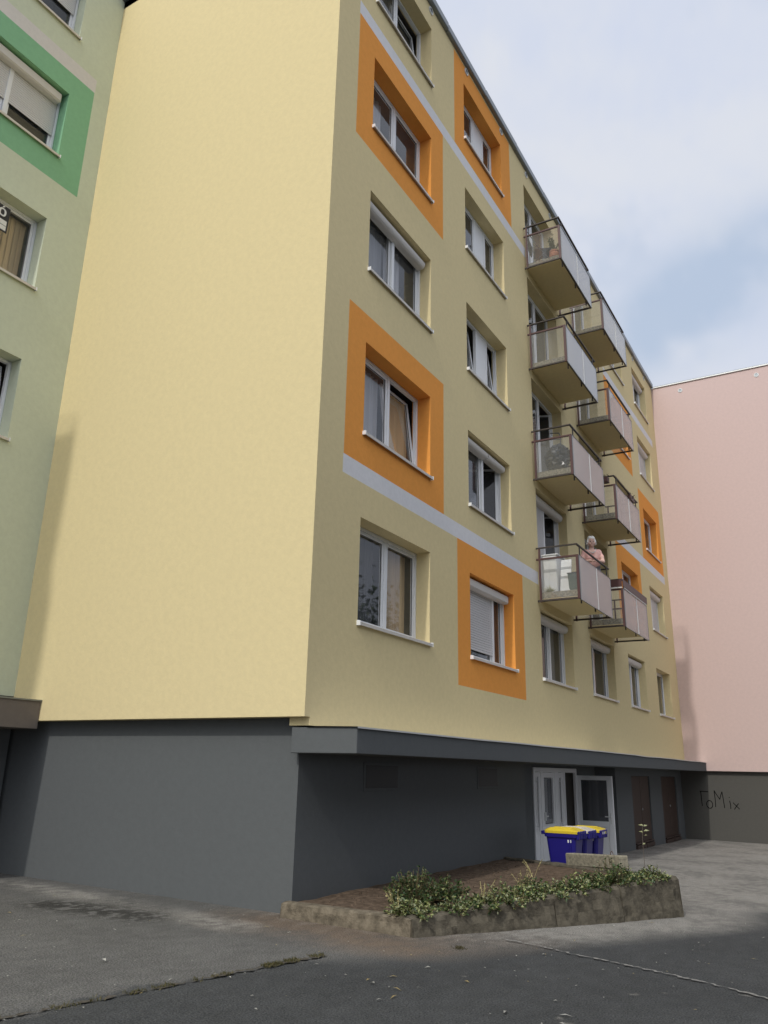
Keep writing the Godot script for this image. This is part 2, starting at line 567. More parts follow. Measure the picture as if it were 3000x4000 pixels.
func make_balcony(house: Node3D, x0: float, y0: float, zp: float, side := "balcony_glass") -> Node3D:
	var b := part("balcony", house, Vector3(x0, y0, zp))
	var st := new_st()
	# slab: weathered concrete edge, painted soffit
	st = new_st()
	cbx(st, Vector3(0.16, 0.095, -0.02), Vector3(BW - 0.2, 0.235, 0.86), 0.008)
	obj("slab", st, M.slab_concrete, b)
	st = new_st()
	bx(st, Vector3(0.165, 0.086, -0.02), Vector3(BW - 0.205, 0.0945, 0.855))
	obj("soffit", st, M.yellow_render, b)
	# frame
	for x in [0.0, BW - 0.05]:
		st = new_st()
		cbx(st, Vector3(x, 0.0, 0.885), Vector3(x + 0.05, 0.965, 0.94))
		obj("post", st, M.maroon_steel, b)
		st = new_st()
		cbx(st, Vector3(x + 0.005, -0.01, 0.05), Vector3(x + 0.045, 1.215, 0.09))
		obj("post", st, M.maroon_steel, b)
	for s in [[0.0, 0.04], [0.925, 0.965]]:
		st = new_st()
		for x in [0.004, BW - 0.046]:
			cbx(st, Vector3(x, s[0], -0.03), Vector3(x + 0.042, s[1], 0.885))
		cbx(st, Vector3(0.05, s[0], 0.9), Vector3(BW - 0.05, s[1], 0.938))
		obj("rail", st, M.maroon_steel if s[0] > 0.5 else M.brown_steel, b)
	# handrail
	st = new_st()
	for x in [0.0, BW - 0.05]:
		cbx(st, Vector3(x, 1.185, -0.03), Vector3(x + 0.05, 1.215, 0.93))
	cbx(st, Vector3(0.05, 1.185, 0.885), Vector3(BW - 0.05, 1.215, 0.93))
	for x in [0.2, BW - 0.24]:
		cbx(st, Vector3(x, 0.965, 0.9), Vector3(x + 0.035, 1.185, 0.925))
	obj("handrail", st, M.brown_steel, b)
	# hanging stubs of the brackets
	for x in [0.28, BW * 0.52, BW - 0.3]:
		st = new_st()
		cbx(st, Vector3(x, -0.05, 0.855), Vector3(x + 0.03, 0.094, 0.885))
		obj("bracket", st, M.brown_steel, b)
	# glass: side panes and two front panes with a joint strip
	for x in [0.02, BW - 0.028]:
		st = new_st()
		bx(st, Vector3(x, 0.03, 0.095), Vector3(x + 0.006, 0.93, 0.88))
		obj("side_pane", st, M[side], b)
	var xj := BW * 0.525
	for s in [[0.055, xj - 0.012], [xj + 0.012, BW - 0.055]]:
		st = new_st()
		bx(st, Vector3(s[0], -0.01, 0.942), Vector3(s[1], 0.945, 0.948))
		obj("front_pane", st, M.milky_glass, b)
	st = new_st()
	cbx(st, Vector3(xj - 0.014, -0.01, 0.938), Vector3(xj + 0.014, 0.945, 0.956))
	obj("joint_strip", st, M.joint_strip, b)
	st = new_st()
	for e in [[0.045, -0.022, BW - 0.045, -0.01], [0.045, 0.945, BW - 0.045, 0.957]]:
		cbx(st, Vector3(e[0], e[1], 0.934), Vector3(e[2], e[3], 0.955))
	for x in [0.045, BW - 0.057]:
		cbx(st, Vector3(x, -0.01, 0.936), Vector3(x + 0.012, 0.945, 0.953))
	obj("glazing_bar", st, M.zinc, b)
	return b

# ------------------------------------------------------------------ houses
func two(a := {}, b := {}, ka := "p", kb := "p", at := 0.53) -> Array:
	return [[0.0, at, ka, a], [at, 1.0, kb, b]]

func three(a := {}, b := {}, ka := "p", kb := "p") -> Array:
	return [[0.0, 0.49, ka, a], [0.49, 0.75, "w"], [0.75, 1.0, kb, b]]

func yellow_house() -> void:
	var h := thing("yellow_apartment_house", "yellow rendered apartment house with orange window surrounds and glazed balconies", "apartment house")
	var cols := [[1.11, 3.255], [4.82, 6.94], [8.5, 10.71], [12.2, 14.42], [15.98, 18.06], [19.68, 21.78]]
	var openings := []
	for c in 6:
		for k in 5:
			var door: bool = c in [2, 3] and k > 0
			openings.append([cols[c][0], cols[c][1], 5.45 + FLOOR * (k - 1) if door else SILL + FLOOR * k, HEAD + FLOOR * k])
	var fields := [
		["orange_surround", 0.61, 3.77, 11.48, 14.0, "orange_render"], ["orange_surround", 0.62, 3.77, 5.9, 8.38, "orange_render"],
		["orange_surround", 4.33, 7.53, 14.3, 16.83, "orange_render"], ["orange_surround", 4.3, 7.46, 3.07, 5.62, "orange_render"],
		["orange_surround", 15.42, 18.5, 11.48, 14.0, "orange_render"], ["orange_surround", 15.44, 18.48, 5.9, 8.44, "orange_render"],
		["orange_surround", 19.1, 22.33, 8.75, 11.28, "orange_render"],
		["pale_stripe", 0.6, 8.44, 14.0, 14.28, "pale_band"], ["pale_stripe", 0.61, 8.44, 5.62, 5.9, "pale_band"],
		["pale_stripe", 15.42, 22.4, 14.0, 14.28, "pale_band"], ["pale_stripe", 15.44, 22.4, 8.46, 8.75, "pale_band"],
	]
	facade(h, 0.0, Vector2(0, ROW_END), Vector2(2.29, WALL_TOP), openings, fields, "yellow_render")
	# end wall, its underside, back and roof
	var st := new_st()
	quad(st, Vector3(0, 2.29, -11), Vector3(0, 2.29, 0), Vector3(0, WALL_TOP, 0), Vector3(0, WALL_TOP, -11))
	quad(st, Vector3(0.3, 2.29, 0), Vector3(0, 2.29, 0), Vector3(0, 2.29, -11), Vector3(0.3, 2.29, -11))
	# the last strip of render above the canopy starts a little way in from the corner
	quad(st, Vector3(0.11, 2.19, 0), Vector3(ROW_END, 2.19, 0), Vector3(ROW_END, 2.29, 0), Vector3(0.11, 2.29, 0))
	quad(st, Vector3(0.11, 2.19, -0.3), Vector3(0.11, 2.19, 0), Vector3(0.11, 2.29, 0), Vector3(0.11, 2.29, -0.3))
	quad(st, Vector3(0.11, 2.19, 0), Vector3(0.11, 2.19, -0.3), Vector3(ROW_END, 2.19, -0.3), Vector3(ROW_END, 2.19, 0))
	quad(st, Vector3(ROW_END, 2.19, -11), Vector3(0, 2.19, -11), Vector3(0, WALL_TOP, -11), Vector3(ROW_END, WALL_TOP, -11))
	obj("end_wall", st, M.yellow_render, h)
	st = new_st()
	bx(st, Vector3(0.0, WALL_TOP - 0.25, -11), Vector3(ROW_END, WALL_TOP + 0.05, -0.01))
	obj("roof", st, M.roof_felt, h)
	# sheet metal coping in lengths along the facade, and one along the end wall
	var x := -0.09
	var k := 0
	while x < ROW_END:
		var e := minf(x + 2.0, ROW_END)
		st = new_st()
		cbx(st, Vector3(x + 0.004, WALL_TOP - 0.07 + 0.004 * (k % 2), -0.4), Vector3(e, WALL_TOP + 0.13, 0.085 + 0.006 * (k % 2)), 0.02)
		obj("coping", st, M.zinc, h)
		x = e
		k += 1
	st = new_st()
	cbx(st, Vector3(-0.085, WALL_TOP - 0.07, -11.05), Vector3(0.25, WALL_TOP + 0.12, -0.41), 0.02)
	obj("coping", st, M.zinc, h)
	for vx in [1.4, 3.22, 4.97, 7.0, 8.72, 10.6, 12.5, 14.4, 16.2, 18.1, 20.0, 21.8]:
		ring_vent(h, Vector3(vx, 16.76, 0.001), Vector3(0, 0, 1))
	rooms(h, Vector2(0.3, 22.8), 0.0, 2.66, [0.36, 4.05, 7.75, 11.45, 15.2, 18.9, 22.74])
	# windows, column by column from the lit corner, lowest first
	var S := {
		"0_0": {"segs": two({"cur": ["dark_screen", 0.0, 1.0]}, {"cur": ["tan_curtain", 0.42, 1.0]}), "box": ""},
		"0_1": {"segs": two({"cur": ["sheer", 0.0, 1.0]}, {"cur": ["tan_curtain", 0.3, 1.0]}, "p", "tilt")},
		"0_2": {"segs": two({"cur": ["grey_curtain", 0.0, 1.0]}, {"cur": ["sheer", 0.05, 0.6]}), "box": "round"},
		"0_3": {"segs": two({"cur": ["sheer", 0.1, 0.9]}, {})},
		"0_4": {"segs": two({}, {}, "p", "tilt")},
		"1_0": {"segs": two({"sh": 0.9}, {"cur": ["grey_curtain", 0.2, 1.0]}, "p", "p", 0.74), "box": "square"},
		"1_1": {"segs": two({"cur": ["grey_curtain", 0, 0.9]}, {}, "p", "open", 0.55), "box": "two", "bh": 0.15},
		"1_2": {"segs": three({"cur": ["sheer", 0, 0.6]}, {}, "tilt", "tilt")},
		"1_3": {"segs": three({"cur": ["sheer", 0, 0.7]}, {})},
		"1_4": {"segs": three({}, {"cur": ["sheer", 0.5, 1.0]})},
		"2_0": {"segs": two({"cur": ["grey_curtain", 0.2, 1.0]}, {"cur": ["grey_curtain", 0.5, 1.0]}), "box": "round", "bh": 0.19},
		"3_0": {"segs": two({}, {}, "open", "p", 0.4), "box": "round", "bh": 0.19},
		"4_0": {"segs": two({"cur": ["grey_curtain", 0.5, 1.0]}, {"cur": ["grey_curtain", 0.3, 1.0]}), "box": "round", "bh": 0.19},
		"4_1": {"segs": two({}, {})},
		"4_2": {"segs": two({}, {})}, "4_3": {"segs": two({}, {"cur": ["sheer", 0, 1]})}, "4_4": {"segs": two({}, {})},
		"5_0": {"segs": two({}, {"cur": ["tan_curtain", 0.0, 0.7]})},
		"5_1": {"segs": two({"sh": 1.0}, {"sh": 1.0}), "box": "round", "bh": 0.19},
		"5_2": {"segs": two({}, {"cur": ["sheer", 0.4, 1.0]})},
		"5_3": {"segs": two({"sh": 1.0}, {"sh": 1.0}), "box": "round", "bh": 0.19},
		"5_4": {"segs": two({}, {"cur": ["sheer", 0.1, 1.0]}), "box": "round", "bh": 0.19},
		"2_1": {"segs": two({"sh": 1.0}, {}, "p", "open", 0.5), "box": "round", "bh": 0.2, "sill": false},
		"2_2": {"segs": two({"cur": ["sheer", 0.0, 0.7]}, {}, "p", "open"), "sill": false},
		"2_3": {"segs": two({"cur": ["sheer", 0.3, 1.0]}, {}), "sill": false},
		"2_4": {"segs": two({"cur": ["sheer", 0.2, 1.0]}, {"cur": ["sheer", 0.0, 0.3]}), "sill": false},
		"3_1": {"segs": two({}, {}, "p", "open"), "sill": false},
		"3_2": {"segs": two({"cur": ["sheer", 0.0, 1.0]}, {}), "sill": false},
		"3_3": {"segs": two({"cur": ["sheer", 0.0, 1.0]}, {}), "sill": false},
		"3_4": {"segs": two({"cur": ["sheer", 0.0, 1.0]}, {}), "sill": false},
	}
	for c in 6:
		for f in 5:
			var o: Array = openings[c * 5 + f]
			window(h, o[0], o[1], o[2], o[3], 0.0, S["%d_%d" % [c, f]])
	# balconies on the four upper floors of the two middle columns
	var first := make_balcony(h, 8.35, 5.22, 0.0)
	for c in 2:
		for f in 4:
			if c == 0 and f == 0: continue
			var b := first.duplicate()
			b.name = "balcony"
			h.add_child(b, true)
			b.position = Vector3([8.35, 12.05][c], 5.22 + FLOOR * f + 0.005 * f, 0)
	yellow_ground_floor(h)

func yellow_ground_floor(h: Node3D) -> void:
	var px := 0.23
	var pz := -0.217
	var rx0 := 7.8   # the entrance niche
	var rx1 := 14.52
	var rz := -0.76
	var lo := -0.8
	var st := new_st()
	quad(st, Vector3(px, lo, -11), Vector3(px, lo, pz), Vector3(px, 2.3, pz), Vector3(px, 2.3, -11))
	quad(st, Vector3(px, lo, pz), Vector3(rx0, lo, pz), Vector3(rx0, 2.2, pz), Vector3(px, 2.2, pz))
	quad(st, Vector3(rx0, lo, pz), Vector3(rx0, lo, rz), Vector3(rx0, 2.2, rz), Vector3(rx0, 2.2, pz))
	quad(st, Vector3(rx1, lo, rz), Vector3(rx1, lo, pz), Vector3(rx1, 2.2, pz), Vector3(rx1, 2.2, rz))
	# back of the niche round the door frame
	var dx0 := 9.7
	var dx1 := 12.8
	var dt := 1.82
	quad(st, Vector3(rx0, lo, rz), Vector3(dx0, lo, rz), Vector3(dx0, 2.2, rz), Vector3(rx0, 2.2, rz))
	quad(st, Vector3(dx1, lo, rz), Vector3(rx1, lo, rz), Vector3(rx1, 2.2, rz), Vector3(dx1, 2.2, rz))
	quad(st, Vector3(dx0, dt, rz), Vector3(dx1, dt, rz), Vector3(dx1, 2.2, rz), Vector3(dx0, 2.2, rz))
	# wall with the two pairs of cellar doors
	var doors := [[16.2, 18.4], [20.0, 22.3]]
	var top := 1.67
	var xs := [rx1, doors[0][0], doors[0][1], doors[1][0], doors[1][1], ROW_END + 0.2]
	for i in 5:
		if i % 2 == 0:
			quad(st, Vector3(xs[i], lo, pz), Vector3(xs[i + 1], lo, pz), Vector3(xs[i + 1], 2.2, pz), Vector3(xs[i], 2.2, pz))
		else:
			quad(st, Vector3(xs[i], top, pz), Vector3(xs[i + 1], top, pz), Vector3(xs[i + 1], 2.2, pz), Vector3(xs[i], 2.2, pz))
			for s in [0, 1]:
				var xx: float = xs[i + s]
				var a := Vector3(xx, lo, pz)
				var b := Vector3(xx, lo, pz - 0.1)
				var q := [a, b, b + Vector3(0, 3, 0), a + Vector3(0, 3, 0)]
				for qq in 4: q[qq].y = minf(q[qq].y, top)
				if s == 0: quad(st, q[0], q[1], q[2], q[3])
				else: quad(st, q[3], q[2], q[1], q[0])
			quad(st, Vector3(xs[i], top, pz - 0.1), Vector3(xs[i + 1], top, pz - 0.1), Vector3(xs[i + 1], top, pz), Vector3(xs[i], top, pz))
	quad(st, Vector3(ROW_END + 0.2, lo, -11), Vector3(px, lo, -11), Vector3(px, 2.3, -11), Vector3(ROW_END + 0.2, 2.3, -11))
	quad(st, Vector3(px, 2.25, -11), Vector3(ROW_END + 0.2, 2.25, -11), Vector3(ROW_END + 0.2, 2.25, pz - 0.01), Vector3(px, 2.25, pz - 0.01))
	for d in doors:
		bx(st, Vector3(d[0] - 0.01, lo, pz - 0.14), Vector3(d[1] + 0.01, top + 0.02, pz - 0.101))
	obj("plinth", st, M.grey_render, h)
	# hallway behind the open door
	st = new_st()
	bx(st, Vector3(dx0, 2.1, rz - 4.0), Vector3(dx1, 2.18, rz - 0.01))
	bx(st, Vector3(dx0 - 0.1, lo, rz - 4.0), Vector3(dx0 - 0.01, 2.1, rz - 0.02))
	bx(st, Vector3(dx1 + 0.01, lo, rz - 4.0), Vector3(dx1 + 0.1, 2.1, rz - 0.02))
	bx(st, Vector3(dx0, lo, rz - 4.1), Vector3(dx1, 2.1, rz - 4.01))
	bx(st, Vector3(dx0, -0.5, rz - 4.0), Vector3(dx1, -0.14, rz - 0.02))
	obj("hallway", st, M.room_paint, h)
	# canopy over the ground floor
	st = new_st()
	cbx(st, Vector3(0.08, 1.87, pz - 0.02), Vector3(ROW_END + 0.14, 2.165, 0.7), 0.006)
	obj("canopy", st, M.grey_render, h)
	# its bent metal edge, in slightly uneven lengths
	var x := 0.05
	var rng := RandomNumberGenerator.new()
	rng.seed = 4
	var y := 2.17
	while x < ROW_END + 0.1:
		var e := minf(x + rng.randf_range(1.2, 1.9), ROW_END + 0.1)
		var y2 := 2.172 + rng.randf_range(-0.008, 0.012)
		st = new_st()
		var a := Vector3(x, y, 0.725)
		var b := Vector3(e, y2, 0.725)
		quad(st, a - Vector3(0, 0.02, 0), b - Vector3(0, 0.02, 0), b, a)
		quad(st, a, b, b + Vector3(0, 0.012, -0.73), a + Vector3(0, 0.012, -0.73))
		quad(st, b - Vector3(0, 0.02, 0), a - Vector3(0, 0.02, 0), a - Vector3(0, 0.02, 0.012), b - Vector3(0, 0.02, 0.012))
		obj("drip_edge", st, M.flashing, h)
		x = e
		y = y2
	# brown double doors to the cellar
	for d in doors:
		var dp := part("cellar_door", h)
		var g := ground_y((d[0] + d[1]) / 2, pz) - 0.015
		var mid: float = (d[0] + d[1]) / 2
		for s in [[d[0] + 0.02, mid - 0.012], [mid + 0.012, d[1] - 0.02]]:
			st = new_st()
			cbx(st, Vector3(s[0], g + 0.03, pz - 0.08), Vector3(s[1], top - 0.004, pz - 0.035), 0.006)
			obj("leaf", st, M.brown_door, dp)
			st = new_st()
			cbx(st, Vector3(s[0] + 0.03, g + 0.02, pz - 0.035), Vector3(s[1] - 0.03, g + 0.13, pz + 0.05), 0.006)
			cbx(st, Vector3(s[0] + 0.02, g + 0.15, pz - 0.035), Vector3(s[1] - 0.02, g + 0.19, pz + 0.04), 0.006)
			obj("kick_rail", st, M.brown_door, dp)
		st = new_st()
		cbx(st, Vector3(mid + 0.06, 0.72, pz - 0.036), Vector3(mid + 0.1, 0.78, pz - 0.01), 0.006)
		obj("handle", st, M.steel_tube, dp)
	# two cellar window openings under the canopy, recess shade painted as a dark panel
	for cx in [[1.72, 2.7], [5.49, 6.42]]:
		var cw := part("cellar_window", h)
		st = new_st()
		cbx(st, Vector3(cx[0], 1.415, pz - 0.01), Vector3(cx[1], 1.795, pz + 0.012), 0.004)
		obj("frame", st, M.grey_render, cw)
		st = new_st()
		cbx(st, Vector3(cx[0] + 0.05, 1.415 + 0.04, pz + 0.01), Vector3(cx[1] - 0.05, 1.795 - 0.04, pz + 0.016), 0.002)
		obj("recess_shade_panel", st, M.gasket, cw)
	# white entrance door set: frame with mullions
	var e := part("entrance_door", h)
	var g := ground_y(11, rz) - 0.02
	st = new_st()
	for xm in [[dx0, dx0 + 0.09], [10.16, 10.29], [11.1, 11.36], [11.8, 11.88], [12.7, dx1]]:
		cbx(st, Vector3(xm[0], g, rz - 0.04), Vector3(xm[1], dt, rz + 0.03), 0.006)
	cbx(st, Vector3(dx0 + 0.09, dt - 0.1, rz - 0.04), Vector3(dx1 - 0.09, dt, rz + 0.028), 0.006)
	obj("frame", st, M.plastic_frame, e)
	# a narrow light, a closed leaf and a second narrow light
	var leaves := [[9.79, 10.16, 0.0], [10.29, 11.1, 1.0], [11.36, 11.8, 0.0]]
	for L in leaves:
		var a: float = L[0] + 0.004
		var b: float = L[1] - 0.004
		st = new_st()
		var s: float = 0.09 if L[2] > 0.5 else 0.12
		cbx(st, Vector3(a, g + 0.02, rz - 0.03), Vector3(a + s, dt - 0.105, rz + 0.02), 0.006)
		cbx(st, Vector3(b - s, g + 0.02, rz - 0.03), Vector3(b, dt - 0.105, rz + 0.02), 0.006)
		cbx(st, Vector3(a + s, 1.6, rz - 0.03), Vector3(b - s, dt - 0.105, rz + 0.019), 0.006)
		cbx(st, Vector3(a + s, 0.5, rz - 0.03), Vector3(b - s, 0.6, rz + 0.019), 0.006)
		cbx(st, Vector3(a + s, g + 0.02, rz - 0.02), Vector3(b - s, 0.5, rz + 0.006), 0.006)
		obj("leaf_frame", st, M.plastic_frame, e)
		st = new_st()
		quad(st, Vector3(a + s, 0.6, rz), Vector3(b - s, 0.6, rz), Vector3(b - s, 1.6, rz), Vector3(a + s, 1.6, rz))
		obj("pane", st, M.pane_glass, e)
		if L[2] > 0.5:
			curtain(e, a + s, b - s, 0.62, 1.58, rz - 0.06, "grey_curtain")
			st = new_st()
			cbx(st, Vector3(a + 0.02, 0.68, rz + 0.02), Vector3(a + 0.07, 0.86, rz + 0.06), 0.008)
			cbx(st, Vector3(a + 0.03, 0.76, rz + 0.06), Vector3(a + 0.16, 0.79, rz + 0.085), 0.008)
			obj("handle", st, M.white_enamel, e)
		else:
			st = new_st()
			cyl(st, Vector3(a + 0.06, 0.48, rz + 0.075), Vector3(a + 0.06, 1.62, rz + 0.075), 0.02, 0.02, 12)
			for yy in [0.58, 1.52]:
				cyl(st, Vector3(a + 0.06, yy, rz + 0.02), Vector3(a + 0.06, yy, rz + 0.075), 0.014, 0.014, 8)
			obj("pull_bar", st, M.plastic_frame, e)
	# the open leaf, swung out square to the wall
	var lx := 12.83
	var z0 := rz + 0.02
	var z1 := 0.15
	st = new_st()
	var b0 := g + 0.03
	cbx(st, Vector3(lx - 0.03, b0, z0), Vector3(lx + 0.035, 1.66, z0 + 0.1), 0.008)
	cbx(st, Vector3(lx - 0.03, b0, z1 - 0.14), Vector3(lx + 0.035, 1.66, z1), 0.008)
	cbx(st, Vector3(lx - 0.029, 1.555, z0 + 0.1), Vector3(lx + 0.034, 1.66, z1 - 0.14), 0.008)
	cbx(st, Vector3(lx - 0.029, 0.47, z0 + 0.1), Vector3(lx + 0.034, 0.6, z1 - 0.14), 0.008)
	cbx(st, Vector3(lx - 0.012, b0, z0 + 0.1), Vector3(lx + 0.02, 0.47, z1 - 0.14), 0.006)
	obj("open_leaf", st, M.plastic_frame, e)
	st = new_st()
	quad(st, Vector3(lx, 0.6, z0 + 0.1), Vector3(lx, 0.6, z1 - 0.14), Vector3(lx, 1.555, z1 - 0.14), Vector3(lx, 1.555, z0 + 0.1))
	obj("pane", st, M.pane_glass, e)
	st = new_st()
	bx(st, Vector3(lx + 0.004, 0.6, z0 + 0.1), Vector3(lx + 0.012, 1.555, z1 - 0.14))
	obj("film", st, M.dark_screen, e)
	st = new_st()
	cbx(st, Vector3(lx - 0.04, 0.55, z1 - 0.09), Vector3(lx - 0.03, 0.8, z1 - 0.05), 0.004)
	cbx(st, Vector3(lx - 0.085, 0.7, z1 - 0.21), Vector3(lx - 0.06, 0.724, z1 - 0.06), 0.006)
	cbx(st, Vector3(lx - 0.085, 0.7, z1 - 0.083), Vector3(lx - 0.03, 0.724, z1 - 0.06), 0.006)
	obj("handle", st, M.white_enamel, e)

func green_house() -> void:
	var h := thing("mint_apartment_house", "mint rendered apartment house with dark green window surround and roller shutters", "apartment house")
	var zp := -STEP
	var x1 := -0.86
	var x0 := x1 - 2.13
	var openings := []
	for k in 5:
		openings.append([x0, x1, SILL + 0.245 + FLOOR * k, HEAD + 0.19 + FLOOR * k])
	var fields := [["green_surround", -3.55, -0.35, 11.71, 14.17, "green_render"], ["white_stripe", -23.0, -0.34, 14.17, 14.48, "white_band"]]
	facade(h, zp, Vector2(-23.1, 0.0), Vector2(2.66, WALL_TOP + 0.2), openings, fields, "mint_render")
	var st := new_st()
	bx(st, Vector3(-23.1, WALL_TOP, zp - 11), Vector3(-0.001, WALL_TOP + 0.25, zp - 0.01))
	bx(st, Vector3(-23.1, 2.2, zp - 11), Vector3(-23.0, WALL_TOP, zp - 0.02))
	bx(st, Vector3(-23.1, 2.2, zp - 11), Vector3(-0.01, WALL_TOP, zp - 10.9))
	obj("roof", st, M.roof_felt, h)
	rooms(h, Vector2(-4.2, -0.3), zp, 2.86, [-4.1, -0.36])
	st = new_st()
	cbx(st, Vector3(-23.1, WALL_TOP + 0.14, zp - 0.4), Vector3(-0.01, WALL_TOP + 0.33, zp + 0.085), 0.02)
	obj("coping", st, M.zinc, h)
	var S := [
		{"segs": two({}, {})},
		{"segs": two({}, {"cur": ["grey_curtain", 0, 0.6]}, "p", "tilt")},
		{"segs": two({"cur": ["blinds", 0.0, 1.0]}, {"cur": ["blinds", 0.0, 0.97]})},
		{"segs": two({"sh": 0.66}, {"sh": 0.66}), "box": "square", "bh": 0.2},
		{"segs": two({"sh": 0.72}, {"sh": 0.55}), "box": "square", "bh": 0.2},
	]
	for k in 5:
		var o: Array = openings[k]
		window(h, o[0], o[1], o[2], o[3], zp, S[k])
	# its balconies, whose shadow falls on the yellow end wall
	var first := make_balcony(h, -10.9, 5.45, zp, "opal_glass")
	for c in 2:
		for f in 4:
			if c == 0 and f == 0: continue
			var b := first.duplicate()
			b.name = "balcony"
			h.add_child(b, true)
			b.position = Vector3([-10.9, -14.6][c], 5.45 + FLOOR * f, zp)
	st = new_st()
	cbx(st, Vector3(-23.1, 2.17, zp - 0.3), Vector3(-0.004, 2.585, zp + 0.67), 0.006)
	obj("canopy", st, M.brown_grey_render, h)
	st = new_st()
	quad(st, Vector3(-23.1, 2.59, zp + 0.69), Vector3(-0.002, 2.59, zp + 0.69), Vector3(-0.002, 2.625, zp - 0.02), Vector3(-23.1, 2.625, zp - 0.02))
	quad(st, Vector3(-23.1, 2.568, zp + 0.69), Vector3(-0.002, 2.568, zp + 0.69), Vector3(-0.002, 2.59, zp + 0.69), Vector3(-23.1, 2.59, zp + 0.69))
	obj("drip_edge", st, M.zinc, h)
	st = new_st()
	bx(st, Vector3(-23.1, 2.6, zp - 0.4), Vector3(-0.003, 2.665, zp - 0.012))
	bx(st, Vector3(-23.1, -0.4, zp - 0.5), Vector3(0.148, 2.3, zp - 0.158))
	obj("plinth", st, M.grey_render, h)

func pink_house() -> void:
	var h := thing("pink_apartment_house", "pink rendered windowless end wall of the next apartment house", "apartment house")
	var x := ROW_END
	var st := new_st()
	var top := 16.88
	var zf := STEP
	quad(st, Vector3(x, 1.885, -0.02), Vector3(x, 1.885, zf), Vector3(x, top, zf), Vector3(x, top, -0.02))
	quad(st, Vector3(x, 1.885, zf), Vector3(x, 1.885, -0.02), Vector3(x + 0.17, 1.885, -0.02), Vector3(x + 0.17, 1.885, zf))
	quad(st, Vector3(x, 1.885, zf), Vector3(x + 23, 1.885, zf), Vector3(x + 23, top, zf), Vector3(x, top, zf))
	quad(st, Vector3(x + 0.001, 2.0, -11), Vector3(x + 0.001, 2.0, -0.02), Vector3(x + 0.001, top, -0.02), Vector3(x + 0.001, top, -11))
	obj("end_wall", st, M.pink_render, h)
	st = new_st()
	bx(st, Vector3(x + 0.01, top - 0.2, -5.4), Vector3(x + 23, top - 0.01, zf - 0.01))
	obj("roof", st, M.roof_felt, h)
	st = new_st()
	cbx(st, Vector3(x - 0.05, top - 0.02, 0.1), Vector3(x + 0.4, top + 0.03, zf + 0.05), 0.008)
	obj("coping", st, M.flashing, h)
	st = new_st()
	cbx(st, Vector3(x - 0.03, top + 0.03, 0.1), Vector3(x + 0.38, top + 0.065, zf + 0.03), 0.008)
	obj("coping", st, M.zinc, h)
	st = new_st()
	var px := x + 0.15
	quad(st, Vector3(px, -1.0, -0.3), Vector3(px, -1.0, zf - 0.15), Vector3(px, 1.89, zf - 0.15), Vector3(px, 1.89, -0.3))
	quad(st, Vector3(px, -1.0, zf - 0.15), Vector3(px + 23, -1.0, zf - 0.15), Vector3(px + 23, 1.89, zf - 0.15), Vector3(px, 1.89, zf - 0.15))
	obj("plinth", st, M.old_grey_render, h)
	for z in [1.13, 3.96]:
		ring_vent(h, Vector3(x - 0.001, 16.55, z), Vector3(-1, 0, 0))
	# letters daubed on the plinth: T o M i x
	var letters := [
		[[[1.2, 0.385], [1.2, 0.5], [1.19, 0.66]], [[1.19, 0.415], [0.95, 0.418], [0.72, 0.425]]],
		[],
		[[[0.7, 0.862], [0.95, 0.87], [1.235, 0.86], [1.1, 0.93], [0.953, 1.02], [1.08, 1.06], [1.205, 1.114], [0.95, 1.135], [0.675, 1.15]]],
		[[[0.915, 1.335], [0.78, 1.352], [0.658, 1.345]], [[1.03, 1.325], [1.02, 1.34]]],
		[[[0.856, 1.44], [0.76, 1.53], [0.66, 1.625]], [[0.836, 1.607], [0.74, 1.53], [0.645, 1.462]]],
	]
	var o := []
	for i in 15:
		var t := TAU * i / 14.0 + 0.6
		o.append([0.775 + sin(t) * 0.128, 0.672 + cos(t) * 0.1])
	letters[1] = [o]
	for L in letters:
		st = new_st()
		for stroke in L:
			for i in stroke.size() - 1:
				var a := Vector3(px - 0.006, stroke[i][0], stroke[i][1])
				var b := Vector3(px - 0.006, stroke[i + 1][0], stroke[i + 1][1])
				var d := (b - a).normalized()
				var n := d.cross(Vector3.RIGHT) * 0.0125
				a -= d * 0.005
				b += d * 0.005
				if n.cross(b - a).dot(Vector3.LEFT) > 0:
					quad(st, a - n, a + n, b + n, b - n)
				else:
					quad(st, a + n, a - n, b - n, b + n)
		obj("letter", st, M.dark_paint, h)

# ------------------------------------------------------------------ ground, planter, plants
func smooth(a: float, b: float, x: float) -> float:
	var t := clampf((x - a) / (b - a), 0, 1)
	return t * t * (3 - 2 * t)

func seg_dist(p: Vector2, a: Vector2, b: Vector2) -> float:
	return p.distance_to(Geometry2D.get_closest_point_to_segment(p, a, b))

